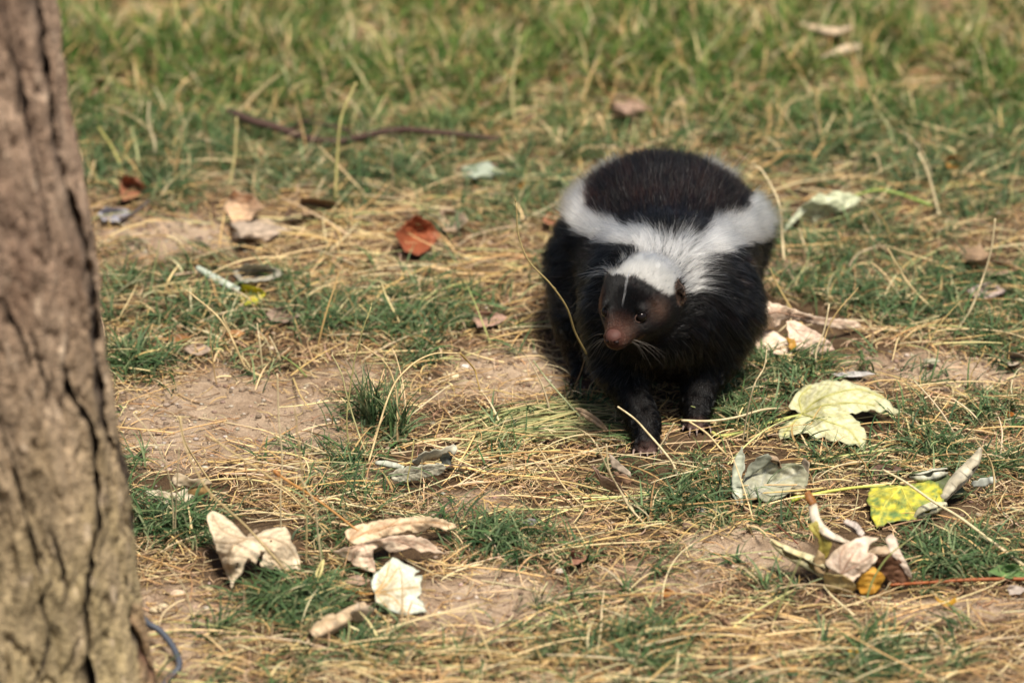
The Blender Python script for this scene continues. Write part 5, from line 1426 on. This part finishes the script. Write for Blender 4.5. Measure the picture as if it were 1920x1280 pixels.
stalk([(596, 1136, .001), (590, 1105, .012), (602, 1072, .026), (606, 1050, .030), (592, 1080, .020), (592, 1120, .006)], .0012, .0008, (.62, .54, .22), "folded yellow straw loop on the green tuft")
stalk([(655, 845, .001), (650, 790, .026), (655, 740, .048), (664, 680, .076), (680, 620, .104), (696, 575, .124)], .0008, .0005, (.36, .32, .13), "tall thin green brown stalk above the sand left of centre", seeds=6)
stalk([(690, 860, .001), (668, 800, .020), (650, 740, .046), (640, 700, .064), (622, 664, .080)], .0009, .0006, (.42, .38, .18), "pale tipped stalk crossing the thin green one")
stalk([(745, 830, .001), (745, 770, .026), (740, 720, .048), (722, 680, .066), (682, 648, .080)], .0010, .0006, G1, "branched straw with drooping tip in the clump left of centre", seeds=3)
stalk([(690, 870, .002), (730, 740, .050), (765, 690, .068), (810, 664, .072), (862, 662, .066)], .0010, .0007, G1, "straw arching high over the soil left of the skunk", )
stalk([(862, 662, .066), (888, 690, .046), (895, 712, .036), (900, 732, .028)], .0008, .0006, (.42, .28, .08), "ochre end of the high arching straw")
stalk([(762, 788, .001), (756, 740, .022), (748, 705, .038)], .0008, .0005, G2, "thin upright straw right of the clump at left of centre")
stalk([(1100, 795, .004), (1060, 750, .014), (1025, 710, .030), (1000, 676, .044)], .0009, .0006, (.36, .38, .20), "grey green straw slanting over the pale straw bundle")
stalk([(770, 932, .001), (764, 900, .014), (772, 860, .034), (776, 824, .050)], .0007, .0005, (.56, .50, .20), "pair straw standing in front of the grey green curled leaf")
stalk([(1540, 690, .001), (1545, 640, .024), (1560, 600, .042), (1582, 570, .056), (1605, 545, .066)], .0007, .0005, G4, "curved ochre stalk in front of the pink cream leaf", seeds=4)
stalk([(1532, 700, .001), (1530, 662, .018), (1545, 620, .038), (1555, 570, .060)], .0010, .0007, G2, "pale upright straw in front of the pink cream leaf")
stalk([(1794, 620, .002), (1820, 580, .020), (1840, 530, .044), (1858, 470, .074), (1866, 410, .104)], .0012, .0008, G2, "tall pale straw leaning right at the right edge")
stalk([(1760, 590, .002), (1710, 540, .024), (1684, 500, .040), (1664, 465, .056)], .0011, .0007, G1, "straw leaning left in the middle of the right side")
stalk([(1816, 730, .002), (1822, 700, .016), (1834, 680, .028), (1846, 655, .040)], .0006, .0004, G4, "thin ochre sprig on the bare soil at right", seeds=3)
stalk([(1762, 410, .002), (1752, 370, .020), (1738, 320, .046), (1722, 286, .062)], .0018, .0011, G2, "thick pale straw leaning left at the upper right")
stalk([(1470, 490, .002), (1466, 440, .024), (1460, 380, .054), (1430, 322, .078), (1415, 312, .082)], .0014, .0009, G2, "arching straw to the right of the skunk's white stripe")
stalk([(1515, 480, .002), (1508, 460, .010), (1498, 428, .026)], .0010, .0008, G2, "short straw under the pale yellow green leaf")
stalk([(628, 380, .002), (632, 300, .040), (640, 220, .080), (668, 155, .110)], .0016, .0010, (.48, .42, .16), "tall yellow stem crossing the fallen branch")
stalk([(430, 350, .002), (440, 290, .030), (444, 220, .064)], .0015, .0010, (.50, .42, .18), "yellow stem left of the fallen branch")
stalk([(288, 310, .002), (290, 270, .020), (278, 230, .040), (280, 190, .060)], .0015, .0010, (.56, .46, .28), "wavy blurred stem in the dark grass at left")
stalk([(262, 330, .002), (256, 280, .024), (245, 238, .044)], .0014, .0010, (.44, .44, .2), "blurred stem above the pierced brown leaf")
stalk([(235, 332, .002), (212, 280, .024), (184, 238, .044)], .0014, .0010, (.44, .40, .12), "slanting yellow blurred stem above the pierced brown leaf")
stalk([(1100, 160, .002), (1096, 100, .034), (1085, 60, .054)], .0014, .001, (.5, .42, .2), "blurred stem at the top centre above the skunk")
stalk([(740, 160, .002), (728, 110, .026), (700, 60, .054), (670, 42, .062)], .0018, .0012, (.56, .48, .2), "arching thick yellow stem near the top centre")
stalk([(965, 230, .002), (960, 160, .036), (975, 70, .080)], .0016, .001, (.5, .44, .2), "upright blurred stem left of the skunk near the top")

# the bundle of pale green straws under the near paw
nb = 120
t0 = rng.uniform(0, 1, nb); 
P0 = on_ground(1010 - 170 * rng.uniform(.2, 1, nb), 818 + rng.normal(0, 19, nb) , 0)
P1 = on_ground(1080 + 110 * rng.uniform(0, 1, nb), 786 + 0.9 * rng.normal(0, 24, nb), 0)
tt = np.linspace(0, 1, 8)[None, :, None]
Pb = P0[:, None] * (1 - tt) + P1[:, None] * tt
Pb[..., 2] = ground_z(Pb[..., 0], Pb[..., 1]) + (.0015 + .007 * np.sin(np.linspace(.2, 2.9, 8)) )[None] * rng.uniform(.3, 1.3, (nb, 1))
Pb[..., 1] += .004 * np.sin(np.linspace(0, 3.1, 8))[None] * rng.normal(1, 2.2, (nb, 1))
tag(strands("straw_bundle", Pb, rng.uniform(.0005, .0009, nb), mixcol(nb, [(.22, .23, .10), (.34, .30, .14), (.18, .20, .08), (.42, .34, .17)], None, .14), M_STRAW),
    "bundle of pale green straws combed together under the skunk's near paw", "straw", kind="stuff")
